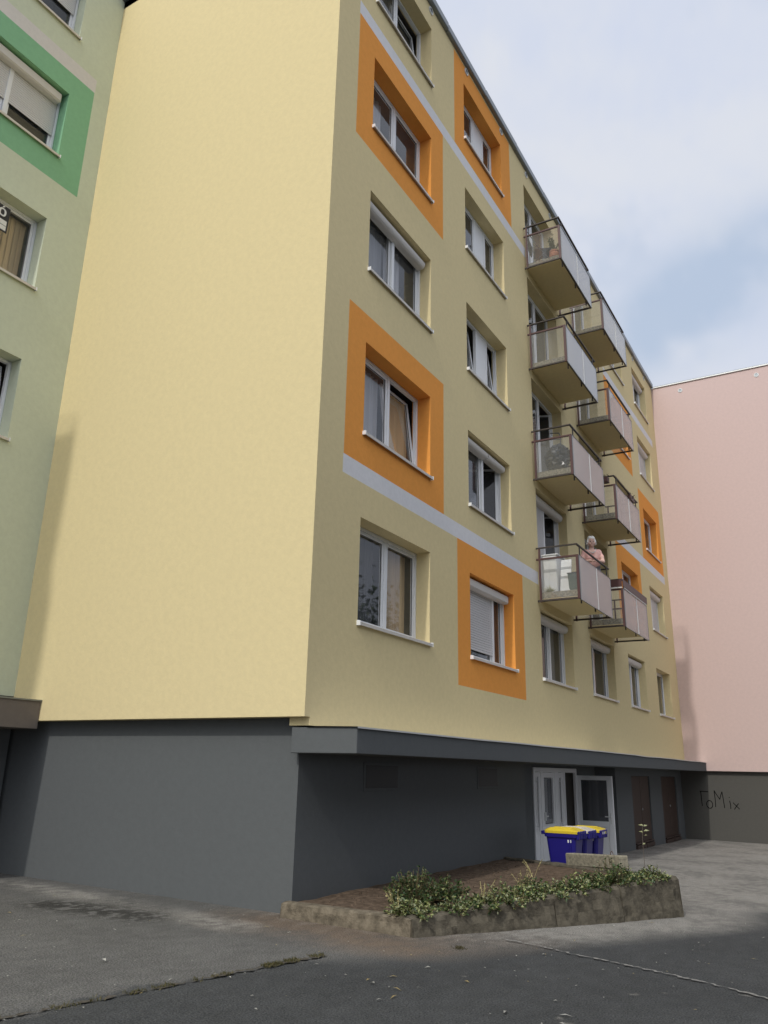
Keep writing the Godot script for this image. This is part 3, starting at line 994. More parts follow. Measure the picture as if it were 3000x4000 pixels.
func ground() -> void:
	# what lies on the asphalt: dust blown against the walls, soil washed out of the planter, a worn patch
	var W := 1024
	var H := 640
	var ext := Rect2(-10, -8, 36, 22)
	var n1 := FastNoiseLite.new()
	n1.seed = 21
	n1.frequency = 0.55
	n1.fractal_octaves = 5
	var n2 := FastNoiseLite.new()
	n2.seed = 31
	n2.frequency = 3.0
	n2.fractal_octaves = 4
	n2.fractal_gain = 0.65
	var data := PackedByteArray()
	data.resize(W * H * 3)
	var dark_edge := [Vector2(-12, 0.2), Vector2(-4.2, 0.85), Vector2(-3.0, 1.04), Vector2(-1.8, 1.25), Vector2(-1.45, 1.75), Vector2(-0.9, 2.15), Vector2(-0.2, 2.42), Vector2(0.8, 2.85), Vector2(2.5, 3.7), Vector2(3.6, 4.05), Vector2(5.0, 4.35), Vector2(9.0, 5.2), Vector2(30, 8.0)]
	var asphalt := Vector3(0.086, 0.089, 0.09)
	var worn := Vector3(0.187, 0.183, 0.173)
	var dust := Vector3(0.36, 0.342, 0.31)
	var earth := Vector3(0.225, 0.17, 0.125)
	for j in H:
		for i in W:
			var p := Vector2(ext.position.x + ext.size.x * (i + 0.5) / W, ext.position.y + ext.size.y * (j + 0.5) / H)
			var a := n1.get_noise_2d(p.x, p.y)
			var b := n2.get_noise_2d(p.x, p.y * 1.6)
			# signed distance in z past the edge of the darker road
			var ez := 0.0
			for k in dark_edge.size() - 1:
				if p.x >= dark_edge[k].x and p.x < dark_edge[k + 1].x:
					ez = p.y - lerpf(dark_edge[k].y, dark_edge[k + 1].y, (p.x - dark_edge[k].x) / (dark_edge[k + 1].x - dark_edge[k].x))
			var soft := 0.16 if p.x < -1.6 else 0.55
			var road := smooth(-soft, soft * 0.5, ez + a * 0.35 + b * 0.25)
			var c := worn.lerp(asphalt, road)
			# dust towards the planter and the far yard
			var far := smooth(2.5, 6.5, p.x) * (1.0 - road)
			c = c.lerp(dust, clampf(far * (0.95 + 0.7 * a + 0.45 * b), 0, 1.0))
			var dp := minf(seg_dist(p, Vector2(-0.07, -0.1), Vector2(-0.07, 1.5)), seg_dist(p, Vector2(-0.07, 1.5), Vector2(3.9, 3.4)))
			c = c.lerp(earth.lerp(dust, smooth(-0.4, 1.4, p.x + 0.6 * b)), clampf((1.0 - dp / 1.15) * (1.15 + 1.1 * a + 0.7 * b), 0, 0.9))
			# pale scuffed strip along the end wall
			var ds := seg_dist(p, Vector2(-0.3, -4.6), Vector2(-0.75, -0.2))
			c = c.lerp(dust * 1.08, clampf((1.0 - ds / 0.42) * (0.75 + 0.9 * b + 0.8 * a), 0, 0.85))
			# worn patch where the top layer has crumbled
			var dw := seg_dist(p, Vector2(-1.1, -2.6), Vector2(-0.95, -1.35))
			var crumb := clampf((1.0 - dw / 0.55) * 1.6 + b * 1.1, 0, 1)
			c = c.lerp(Vector3(0.052, 0.05, 0.045) if b < 0.1 else worn, crumb * 0.85)
			c *= 1.0 + 0.16 * a + 0.22 * b
			var o := (j * W + i) * 3
			var s := Color(c.x * 2.5, c.y * 2.5, c.z * 2.5).linear_to_srgb()
			data[o] = int(clampf(s.r, 0, 1) * 255)
			data[o + 1] = int(clampf(s.g, 0, 1) * 255)
			data[o + 2] = int(clampf(s.b, 0, 1) * 255)
	var macro := texture_of(Image.create_from_data(W, H, false, Image.FORMAT_RGB8, data))
	var m := mat("asphalt", lin(0.4, 0.4, 0.4), 0.92, {"spec": 0.3})
	m.albedo_texture = texture_of(noise_image(1024, 77, 0.09, 4, 0.28, 1.42, 0.85))
	m.heightmap_enabled = true
	m.heightmap_texture = tex.stucco
	m.heightmap_scale = 1.1
	m.detail_enabled = true
	m.detail_albedo = macro
	m.detail_blend_mode = BaseMaterial3D.BLEND_MODE_MUL
	m.detail_uv_layer = BaseMaterial3D.DETAIL_UV_2
	var xs := []
	var zs := []
	for v in [-90.0, -60.0, -40.0, -30.0, -22.0, -16.0, -12.0]: xs.append(v)
	var t := -10.0
	while t <= 26.0:
		xs.append(t)
		t += 0.3
	for v in [28.0, 32.0, 40.0, 60.0, 100.0]: xs.append(v)
	for v in [-40.0, -20.0, -12.0]: zs.append(v)
	t = -8.0
	while t <= 14.0:
		zs.append(t)
		t += 0.3
	for v in [16.0, 20.0, 30.0, 50.0, 90.0]: zs.append(v)
	gn.seed = 8
	gn.frequency = 0.5
	var st := new_st()
	var at := func(x: float, z: float) -> Vector3:
		var near := clampf(minf(absf(x - 0.0), 3.0), 0, 1)
		return Vector3(x, ground_y(x, z) + gn.get_noise_2d(x, z) * 0.012 * near, z)
	for i in xs.size() - 1:
		for j in zs.size() - 1:
			var q := [at.call(xs[i], zs[j]), at.call(xs[i], zs[j + 1]), at.call(xs[i + 1], zs[j + 1]), at.call(xs[i + 1], zs[j])]
			for k in [0, 2, 1, 0, 3, 2]:
				var v: Vector3 = q[k]
				st.set_normal(Vector3(0.02, 1, 0.008).normalized())
				st.set_uv(Vector2(v.x, v.z) / 1.9)
				st.set_uv2(Vector2(clampf((v.x - ext.position.x) / ext.size.x, 0.001, 0.999), clampf((v.z - ext.position.y) / ext.size.y, 0.001, 0.999)))
				st.add_vertex(v)
	var g := obj("ground", st, m)
	g.set_meta("kind", "structure")
	g.set_meta("label", "worn grey asphalt yard with dust and cracks")
	# construction joints and cracks: thin uneven strips of filler
	var rng := RandomNumberGenerator.new()
	rng.seed = 12
	crack("joint_crack", [Vector2(-4.9, 0.72), Vector2(-4.23, 0.84), Vector2(-3.75, 0.905), Vector2(-3.05, 1.04), Vector2(-2.38, 1.135), Vector2(-1.75, 1.26), Vector2(-1.3, 1.33)], 0.035, "crack_dark", rng, "dark overgrown crack between worn and newer asphalt")
	crack("joint_crack", [Vector2(0.52, 2.3), Vector2(0.41, 2.72), Vector2(0.255, 3.085), Vector2(0.158, 3.476), Vector2(0.008, 3.905), Vector2(-0.14, 4.32), Vector2(-0.386, 4.825), Vector2(-0.6, 5.3)], 0.03, "crack_pale", rng, "pale sanded joint running across the dark asphalt")

func crack(called: String, pts: Array, w: float, key: String, rng: RandomNumberGenerator, label: String) -> void:
	var st := new_st()
	var prev := []
	for i in pts.size() - 1:
		var n := 14
		for k in n:
			var p: Vector2 = pts[i].lerp(pts[i + 1], float(k) / n)
			var d: Vector2 = (pts[i + 1] - pts[i]).normalized().orthogonal()
			p += d * rng.randf_range(-0.02, 0.02)
			var ww := w * pow(rng.randf(), 1.3)
			var a := p + d * ww
			var b := p - d * ww
			var cur := [Vector3(a.x, ground_y(a.x, a.y) + 0.013, a.y), Vector3(b.x, ground_y(b.x, b.y) + 0.013, b.y)]
			if prev:
				var q := [prev[0], prev[1], cur[1], cur[0]]
				if (q[1] - q[0]).cross(q[2] - q[0]).y < 0: q.reverse()
				quad(st, q[0], q[1], q[2], q[3])
			prev = cur
	var o := obj(called, st, M[key])
	o.set_meta("kind", "structure")
	o.set_meta("label", label)

# a battered, rough concrete wall along a line; heights are absolute
func rough_wall(p0: Vector2, p1: Vector2, b0: float, b1: float, t0: float, t1: float, thick: float, batter: float, out: Vector2, seed_: int) -> SurfaceTool:
	var st := new_st()
	var f := FastNoiseLite.new()
	f.seed = seed_
	f.frequency = 2.2
	f.fractal_octaves = 4
	var L := p0.distance_to(p1)
	var n := int(L / 0.07)
	var prof := [[0.0, 1.0, 0.0], [0.25, 0.8, 0.0], [0.5, 0.5, 0.0], [0.75, 0.22, 0.0], [0.93, 0.03, 0.0], [1.0, 0.0, 0.18], [1.005, 0.0, 0.5], [1.0, 0.0, 0.88], [0.94, 0.0, 1.0], [0.4, 0.0, 1.0]]
	var rows := []
	for i in n + 1:
		var s := float(i) / n
		var p := p0.lerp(p1, s)
		var base := lerpf(b0, b1, s)
		var top := lerpf(t0, t1, s)
		var row := []
		for q in prof:
			var y: float = base + (top - base) * q[0]
			var d: float = batter * q[1] - thick * q[2]
			var e := f.get_noise_3d(p.x * 1.5, y * 3.0 + q[2] * 4.0, p.y * 1.5)
			var pos := Vector3(p.x + out.x * (d + e * 0.028), y + e * 0.016, p.y + out.y * (d + e * 0.028))
			row.append(pos)
		rows.append(row)
	var nm := []
	for i in n:
		for k in prof.size() - 1:
			var a: Vector3 = rows[i][k]
			var b: Vector3 = rows[i + 1][k]
			var c: Vector3 = rows[i + 1][k + 1]
			var d: Vector3 = rows[i][k + 1]
			var nn := (b - a).cross(d - a)
			var want := Vector3(out.x, 0.6, out.y) if k < 5 else (Vector3.UP if k < 8 else Vector3(-out.x, 0.3, -out.y))
			if nn.dot(want) < 0:
				quad(st, d, c, b, a)
			else:
				quad(st, a, b, c, d)
	for e in [0, n]:
		var r: Array = rows[e]
		for k in range(1, prof.size() - 1):
			var a: Vector3 = r[0]
			var dirx := (p1 - p0) if e else (p0 - p1)
			if (r[k] - a).cross(r[k + 1] - a).dot(Vector3(dirx.x, 0, dirx.y)) > 0: tri(st, a, r[k], r[k + 1])
			else: tri(st, a, r[k + 1], r[k])
	return st

func soil_y(x: float, z: float) -> float:
	return 0.215 + 0.042 * clampf(x, 0, 4.0) * clampf(z / 3.0, 0, 1) + gn.get_noise_2d(x * 5, z * 5) * 0.02

func planter() -> void:
	var p := thing("planter", "low rough concrete planter full of soil against the grey plinth", "planter")
	var C := Vector2(-0.03, 1.49)
	var R := Vector2(3.86, 3.36)
	var K := Vector2(6.8, -0.18)
	var st := rough_wall(Vector2(0.02, -0.2), C, 0.02, 0.02, 0.255, 0.262, 0.17, 0.03, Vector2(-1, 0), 3)
	obj("low_wall", st, M.concrete, p)
	var o1 := Vector2(-(R - C).y, (R - C).x).normalized()
	if o1.y < 0: o1 = -o1
	# the front wall was cast in three lengths
	var cuts := [0.0, 0.47, 0.735, 1.0]
	for i in 3:
		var a: float = cuts[i] + (0.0022 if i else 0.0)
		var b: float = cuts[i + 1] - (0.0022 if i < 2 else 0.0)
		var pa := C.lerp(R, a)
		var pb := C.lerp(R, b)
		st = rough_wall(pa, pb, ground_y(pa.x, pa.y) - 0.06, ground_y(pb.x, pb.y) - 0.06, lerpf(0.262, 0.445, a) - 0.006 * (i % 2), lerpf(0.262, 0.445, b) - 0.006 * (i % 2), 0.19, 0.05, o1, 20 + i)
		obj("front_wall", st, M.dirty_concrete, p)
	st = rough_wall(R - o1 * 0.02, K, ground_y(R.x, R.y) - 0.06, -0.1, 0.44, 0.235, 0.17, 0.03, Vector2(0.78, 0.62), 31)
	obj("side_wall", st, M.dirty_concrete, p)
	# soil
	st = new_st()
	var n := 56
	var at := func(u: float, v: float) -> Vector3:
		var a := Vector2(0.1, -0.23).lerp(Vector2(6.85, -0.23), u)
		var b := (C + Vector2(0.1, -0.1)).lerp(R - Vector2(0.08, 0.1), u)
		var q := a.lerp(b, v)
		return Vector3(q.x, soil_y(q.x, q.y), q.y)
	for i in n:
		for j in 30:
			var q := [at.call(float(i) / n, j / 30.0), at.call(float(i) / n, (j + 1) / 30.0), at.call(float(i + 1) / n, (j + 1) / 30.0), at.call(float(i + 1) / n, j / 30.0)]
			quad(st, q[0], q[1], q[2], q[3])
	obj("soil", st, M.soil, p)
	var rng := RandomNumberGenerator.new()
	rng.seed = 61
	st = new_st()
	for i in 420:
		var q: Vector3 = at.call(rng.randf_range(0.01, 0.97), rng.randf_range(0.03, 0.95))
		var r := rng.randf_range(0.006, 0.022)
		var b := Basis.from_euler(Vector3(rng.randf() * 3, rng.randf() * 3, rng.randf() * 3))
		cbx(st, Vector3(-r, -r * 0.7, -r * 0.8), Vector3(r, r * 0.7, r * 0.8), r * 0.5, Transform3D(b, q))
	var clods := obj("clods", st, M.soil, p)
	clods.set_meta("kind", "stuff")
	# a loose concrete kerb stone lying on the far rim
	var A := Vector3(5.4, 0.315, 1.42)
	var B := Vector3(4.56, 0.405, 2.5)
	var k := thing("kerb_stone", "loose weathered concrete kerb stone with a wire loop lying on the planter rim", "kerb stone", A)
	var d := (B - A).normalized()
	var side := d.cross(Vector3.UP).normalized()
	var xf := Transform3D(Basis(d, side.cross(d).normalized(), side), Vector3.ZERO)
	st = new_st()
	cbx(st, Vector3(0, 0, -0.07), Vector3((B - A).length(), 0.185, 0.09), 0.014, xf)
	obj("stone", st, M.slab_concrete, k)
	st = new_st()
	var lp := []
	for i in 9:
		var t := PI * i / 8.0
		lp.append(xf * Vector3(1.1 - cos(t) * 0.03, 0.18 + sin(t) * 0.055, 0.01))
	path_tube(st, lp, 0.005)
	obj("wire_loop", st, M.rust, k)

func leaf(st: SurfaceTool, at: Vector3, dir: Vector3, up: Vector3, l: float, w: float, c: Color, edge: Color) -> void:
	var s := dir.cross(up).normalized()
	var n := s.cross(dir).normalized()
	var tip := at + dir * l - n * l * 0.12
	var a := at + dir * l * 0.45 + s * w + n * w * 0.3
	var b := at + dir * l * 0.45 - s * w + n * w * 0.3
	var mid := at + dir * l * 0.5
	for t in [[at, a, mid, c, edge, c], [a, tip, mid, edge, c, c], [tip, b, mid, c, edge, c], [b, at, mid, edge, c, c]]:
		var nn: Vector3 = (t[1] - t[0]).cross(t[2] - t[0]).normalized()
		for i in 3:
			st.set_color(t[3 + i])
			st.set_normal(-nn)
			st.add_vertex(t[i])

func shrub(at: Vector3, r: float, hgt: float, n: int, seed_: int, pale: float, label: String) -> void:
	var rng := RandomNumberGenerator.new()
	rng.seed = seed_
	var t := thing("spindle_shrub", label, "shrub", at, 0.0, "variegated shrubs in the planter")
	var st := new_st()
	var lf := new_st()
	var count := int(n / 14.0)
	for i in count:
		var ang := rng.randf() * TAU
		var rad := r * sqrt(rng.randf())
		var base := Vector3(cos(ang), 0, sin(ang)) * rad * 0.45
		var tip := Vector3(cos(ang) * rad * 1.15, hgt * (1.0 - 0.65 * pow(rad / r, 2)) * rng.randf_range(0.35, 1.35), sin(ang) * rad * 1.15)
		var bend := (base + tip) / 2 + Vector3(0, 0.03, 0)
		path_tube(st, [base - Vector3(0, 0.03, 0), bend, tip], 0.0035, 4)
		for k in 14:
			var s := rng.randf_range(0.15, 1.05)
			var p := base.lerp(bend, s * 2) if s < 0.5 else bend.lerp(tip, s * 2 - 1)
			var d := Vector3(rng.randfn(), rng.randfn() * 0.7 + 0.35, rng.randfn()).normalized()
			var c := Color(0.026, 0.052, 0.018).lerp(Color(0.075, 0.125, 0.035), pow(rng.randf(), 1.5))
			var e := c
			var roll := rng.randf()
			if roll < pale * 0.45:
				e = Color(0.6, 0.58, 0.36)
			elif roll < pale:
				c = Color(0.16, 0.2, 0.06)
				e = Color(0.5, 0.5, 0.22)
			leaf(lf, p, d, Vector3(rng.randfn() * 0.4, 1, rng.randfn() * 0.4), rng.randf_range(0.022, 0.06), rng.randf_range(0.007, 0.017), c, e)
	obj("stems", st, M.stem, t)
	obj("foliage", lf, M.leaf, t)

func plants() -> void:
	var list := [
		[Vector2(1.05, 0.95), 0.34, 0.34, 1500, 0.15, "largest dark green shrub standing back on the bare soil"],
		[Vector2(1.38, 1.2), 0.26, 0.26, 800, 0.2, "dark green shrub with reddish bare twigs beside the largest shrub"],
		[Vector2(0.2, 1.36), 0.25, 0.17, 900, 0.7, "cream edged shrub at the low corner of the planter"],
		[Vector2(2.15, 1.98), 0.24, 0.2, 600, 0.3, "loose green shrub just behind the fifth shrub of the front row"],
		[Vector2(2.95, 2.42), 0.22, 0.2, 450, 0.25, "upright green shrub just behind the eighth shrub of the front row"],
		[Vector2(3.6, 2.8), 0.2, 0.17, 420, 0.35, "green shrub behind the tenth shrub near the kerb stone"],
	]
	var words := ["first", "second", "third", "fourth", "fifth", "sixth", "seventh", "eighth", "ninth", "tenth"]
	var spots := [Vector2(0.62, 1.62), Vector2(0.95, 1.82), Vector2(1.3, 1.95), Vector2(1.65, 2.1), Vector2(2.0, 2.28), Vector2(2.35, 2.4), Vector2(2.68, 2.58), Vector2(3.02, 2.72), Vector2(3.35, 2.9), Vector2(3.66, 3.08)]
	for i in spots.size():
		list.append([spots[i], 0.2 + 0.035 * (i % 3), [0.16, 0.17, 0.26, 0.2, 0.18, 0.22, 0.18, 0.3, 0.2, 0.17][i], 620 + 60 * (i % 4), [0.5, 0.45, 0.6, 0.55, 0.5, 0.35, 0.4, 0.3, 0.35, 0.5][i], "%s shrub along the planter front wall counted from the low corner" % words[i]])
	for i in list.size():
		var a: Array = list[i]
		var y := soil_y(a[0].x, a[0].y)
		shrub(Vector3(a[0].x, y, a[0].y), a[1] * 1.02, a[2] * 0.92, int(a[3] * 1.55), 100 + i, a[4], a[5])
	# dry stalks among them
	var rng := RandomNumberGenerator.new()
	rng.seed = 5
	var i := 0
	var where := ["beside the cream edged shrub at the low corner", "behind the fifth shrub of the front row", "between the third front shrub and the dark twiggy shrub", "alone on the open soil behind the front row", "on the bare soil near the kerb stone"]
	for p in [Vector2(0.12, 1.25), Vector2(2.2, 1.85), Vector2(1.2, 1.75), Vector2(2.5, 1.7), Vector2(3.5, 1.5)]:
		var t := thing("dry_stalk", "thin dry stalks " + where[i], "plant", Vector3(p.x, soil_y(p.x, p.y), p.y), 0, "dry stalks in the planter")
		var st := new_st()
		var lf := new_st()
		for k in 5:
			var a := rng.randf() * TAU
			var top := Vector3(cos(a) * 0.14, rng.randf_range(0.16, 0.3), sin(a) * 0.14)
			path_tube(st, [Vector3.ZERO, top * 0.5 + Vector3(0, 0.03, 0), top], 0.003, 4)
			for q in 5:
				leaf(lf, top * rng.randf_range(0.5, 1.0), Vector3(rng.randfn(), rng.randfn(), rng.randfn()).normalized(), Vector3.UP, 0.028, 0.007, Color(0.45, 0.4, 0.2), Color(0.5, 0.42, 0.15))
		obj("stalk", st, M.dry_stem, t)
		obj("leaves", lf, M.leaf, t)
		i += 1
	# a lone sapling with a few pale leaves behind the planter
	var s := thing("sapling", "slim sapling with a few pale leaves behind the planter rim", "sapling", Vector3(6.1, ground_y(6.1, 2.45), 2.42))
	var st := new_st()
	path_tube(st, [Vector3.ZERO, Vector3(0.1, 0.45, -0.04), Vector3(0.25, 0.75, -0.08), Vector3(0.4, 0.98, -0.1)], 0.004, 5)
	obj("stem", st, M.bark, s)
	var lf := new_st()
	for q in [[0.22, 0.7, 0.2], [0.32, 0.88, -0.8], [0.36, 0.9, 0.9], [0.4, 0.97, 0.3], [0.33, 0.83, 2.5], [0.41, 0.98, -1.4]]:
		leaf(lf, Vector3(q[0], q[1], -0.08), Vector3(cos(q[2]) * 0.6, 0.2, sin(q[2])).normalized(), Vector3(-0.6, 1, 0.3), 0.1, 0.022, Color(0.3, 0.32, 0.16), Color(0.42, 0.42, 0.24))
	obj("leaves", lf, M.leaf, s)
	# weeds in the crack and scraps on the asphalt: nobody could count them
	lf = new_st()
	rng.seed = 9
	for k in 1700:
		var x := rng.randf_range(-4.6, -1.3)
		if rng.randf() < 0.35: x = rng.randf_range(-2.1, -1.45)
		var z := lerpf(0.78, 1.32, (x + 4.6) / 3.3) + rng.randfn() * 0.022
		if absf(sin(x * 7.0) + sin(x * 17.0)) < 0.75: continue
		var c := Color(0.06, 0.06, 0.025).lerp(Color(0.13, 0.11, 0.05), rng.randf())
		leaf(lf, Vector3(x, ground_y(x, z) + 0.004, z), Vector3(rng.randfn() * 0.6, 1, rng.randfn() * 0.6).normalized(), Vector3(1, 0.1, 0), rng.randf_range(0.015, 0.045), 0.004, c, c)
	for k in 60:
		var x := 0.12 + rng.randfn() * 0.03
		var z := 2.12 + rng.randfn() * 0.03
		leaf(lf, Vector3(x - 0.35, ground_y(x, z) + 0.004, z), Vector3(rng.randfn() * 0.6, 1, rng.randfn() * 0.6).normalized(), Vector3(1, 0.1, 0), 0.035, 0.004, Color(0.07, 0.06, 0.03), Color(0.09, 0.07, 0.03))
	var w := obj("weeds", lf, M.leaf)
	w.set_meta("kind", "stuff")
	tag(w, "low brown weeds growing in the asphalt crack", "weeds")
	lf = new_st()
	rng.seed = 19
	for k in 900:
		var x := rng.randf_range(-5.5, 9.0)
		var z := rng.randf_range(-4.5, 5.2)
		if x > -0.2 and z < 1.5 + 0.48 * x + 0.15 and x < 7.0: continue
		if x > 0.0 and z < 0.1: continue
		var sz := rng.randf_range(0.004, 0.022) * (1.0 if rng.randf() < 0.9 else 1.8)
		var d := Vector3(rng.randfn(), 0, rng.randfn()).normalized()
		var g := rng.randf_range(0.2, 0.55)
		var c := Color(g, g * 0.97, g * 0.9) if rng.randf() < 0.75 else Color(0.3, 0.23, 0.1)
		leaf(lf, Vector3(x, ground_y(x, z) + 0.016, z), d, Vector3.UP, sz * (1.6 if rng.randf() < 0.85 else 5.0), sz * 0.5, c, c)
	w = obj("scraps", lf, M.leaf)
	w.set_meta("kind", "stuff")
	tag(w, "small pale scraps and dry leaves scattered on the asphalt", "litter")

# street trees opposite; lowest panes mirror one, the rest are added to cut sky light
var tree_parts := []
func tree(at: Vector3, turn: float, label: String) -> void:
	var t := thing("street_tree", label, "tree", at, turn, "trees across the yard")
	t.scale = Vector3.ONE * 1.4  # enlarged so the crowns block more of the low sky
	if tree_parts:
		put_mesh("trunk", tree_parts[0], M.bark, t, Transform3D())
		put_mesh("crown", tree_parts[1], M.leaf, t, Transform3D())
		return
	var rng := RandomNumberGenerator.new()
	rng.seed = 71
	var st := new_st()
	cyl(st, Vector3.ZERO, Vector3(0.1, 3.2, 0), 0.2, 0.15, 10)
	var lf := new_st()
	for i in 40:
		var d := Vector3(rng.randfn(), rng.randf_range(0.1, 2.2), rng.randfn()).normalized()
		var e := Vector3(0.1, 2.6, 0) + d * rng.randf_range(1.0, 3.6) + Vector3(0, 0.4, 0)
		path_tube(st, [Vector3(0.1, 3.1, 0), Vector3(0.1, 3.2, 0).lerp(e, 0.5) + Vector3(0, 0.2, 0), e], 0.035, 5)
		for k in 170:
			var p := e + Vector3(rng.randfn(), rng.randfn() * 0.8, rng.randfn()) * 0.62
			var c := Color(0.04, 0.075, 0.02).lerp(Color(0.1, 0.15, 0.04), rng.randf())
			leaf(lf, p, Vector3(rng.randfn(), rng.randfn(), rng.randfn()).normalized(), Vector3.UP, 0.16, 0.06, c, c)
	tree_parts = [obj("trunk", st, M.bark, t).mesh, obj("crown", lf, M.leaf, t).mesh]

# ------------------------------------------------------------------ loose things
func waste_bin(at: Vector3, lid: String, label: String, stickers: bool) -> void:
	# local z runs from the wheels (back) to the lifting comb (front)
	var b := thing("waste_bin", label, "waste bin", at, 0.0, "wheeled bins by the entrance")
	var st := new_st()
	loft(st, [round_ring(0, 0.06, 0.0, 0.165, 0.19, 0.05), round_ring(0, 0.1, 0.0, 0.175, 0.2, 0.05), round_ring(0, 0.7, 0.0, 0.222, 0.262, 0.05), round_ring(0, 0.74, 0.0, 0.226, 0.266, 0.05)], true, false)
	# rim
	loft(st, [round_ring(0, 0.735, 0.0, 0.228, 0.268, 0.05), round_ring(0, 0.735, 0.0, 0.246, 0.29, 0.055), round_ring(0, 0.79, 0.0, 0.25, 0.294, 0.055), round_ring(0, 0.795, 0.0, 0.235, 0.275, 0.05)], false, true)
	# corner flutes
	for sx in [-1, 1]:
		for z in [0.16, 0.2]:
			cyl(st, Vector3(sx * 0.168, 0.1, z * 0.78), Vector3(sx * 0.218, 0.73, z), 0.012, 0.016, 8)
	obj("body", st, M.bin_blue, b)
	st = new_st()
	for i in 5:
		var x := -0.19 + 0.095 * i
		cbx(st, Vector3(x - 0.022, 0.7, 0.262), Vector3(x + 0.022, 0.84, 0.325), 0.012)
	cbx(st, Vector3(-0.23, 0.8, 0.285), Vector3(0.23, 0.835, 0.318), 0.01)
	obj("lifting_comb", st, M.bin_blue, b)
	st = new_st()
	cyl(st, Vector3(-0.23, 0.81, -0.33), Vector3(0.23, 0.81, -0.33), 0.017, 0.017, 10)
	for x in [-0.22, 0.0, 0.22]:
		cbx(st, Vector3(x - 0.016, 0.77, -0.345), Vector3(x + 0.016, 0.825, -0.27), 0.008)
	obj("handle", st, M.bin_blue, b)
	# lid: a shallow domed shell with a rolled edge
	st = new_st()
	var rings := [round_ring(0, 0.797, 0.01, 0.25, 0.3, 0.055), round_ring(0, 0.835, 0.01, 0.253, 0.302, 0.055), round_ring(0, 0.85, 0.005, 0.235, 0.28, 0.06), round_ring(0, 0.872, -0.02, 0.2, 0.225, 0.06), round_ring(0, 0.876, -0.02, 0.19, 0.21, 0.06)]
	loft(st, rings)
	for x in [-0.12, 0.12]:
		cbx(st, Vector3(x - 0.035, 0.86, -0.22), Vector3(x + 0.035, 0.885, 0.17), 0.012)
	obj("lid", st, M[lid], b)
	for sx in [-1, 1]:
		st = new_st()
		cyl(st, Vector3(sx * 0.16, 0.1, -0.21), Vector3(sx * 0.21, 0.1, -0.21), 0.1, 0.1, 18)
		obj("wheel", st, M.rubber, b)
	st = new_st()
	var yy := 0.655
	var nx := -0.2215
	quad(st, Vector3(nx, yy, 0.12), Vector3(nx, yy, 0.19), Vector3(nx - 0.003, yy + 0.045, 0.19), Vector3(nx - 0.003, yy + 0.045, 0.12))
	obj("sticker", st, M.label_white, b)
	if stickers:
		for i in 3:
			st = new_st()
			var x := -0.19 + 0.095 * (i + 1)
			cbx(st, Vector3(x - 0.02, 0.765, 0.325), Vector3(x + 0.02, 0.81, 0.328), 0.001)
			obj("sticker", st, M.label_yellow if i == 2 else M.label_white, b)

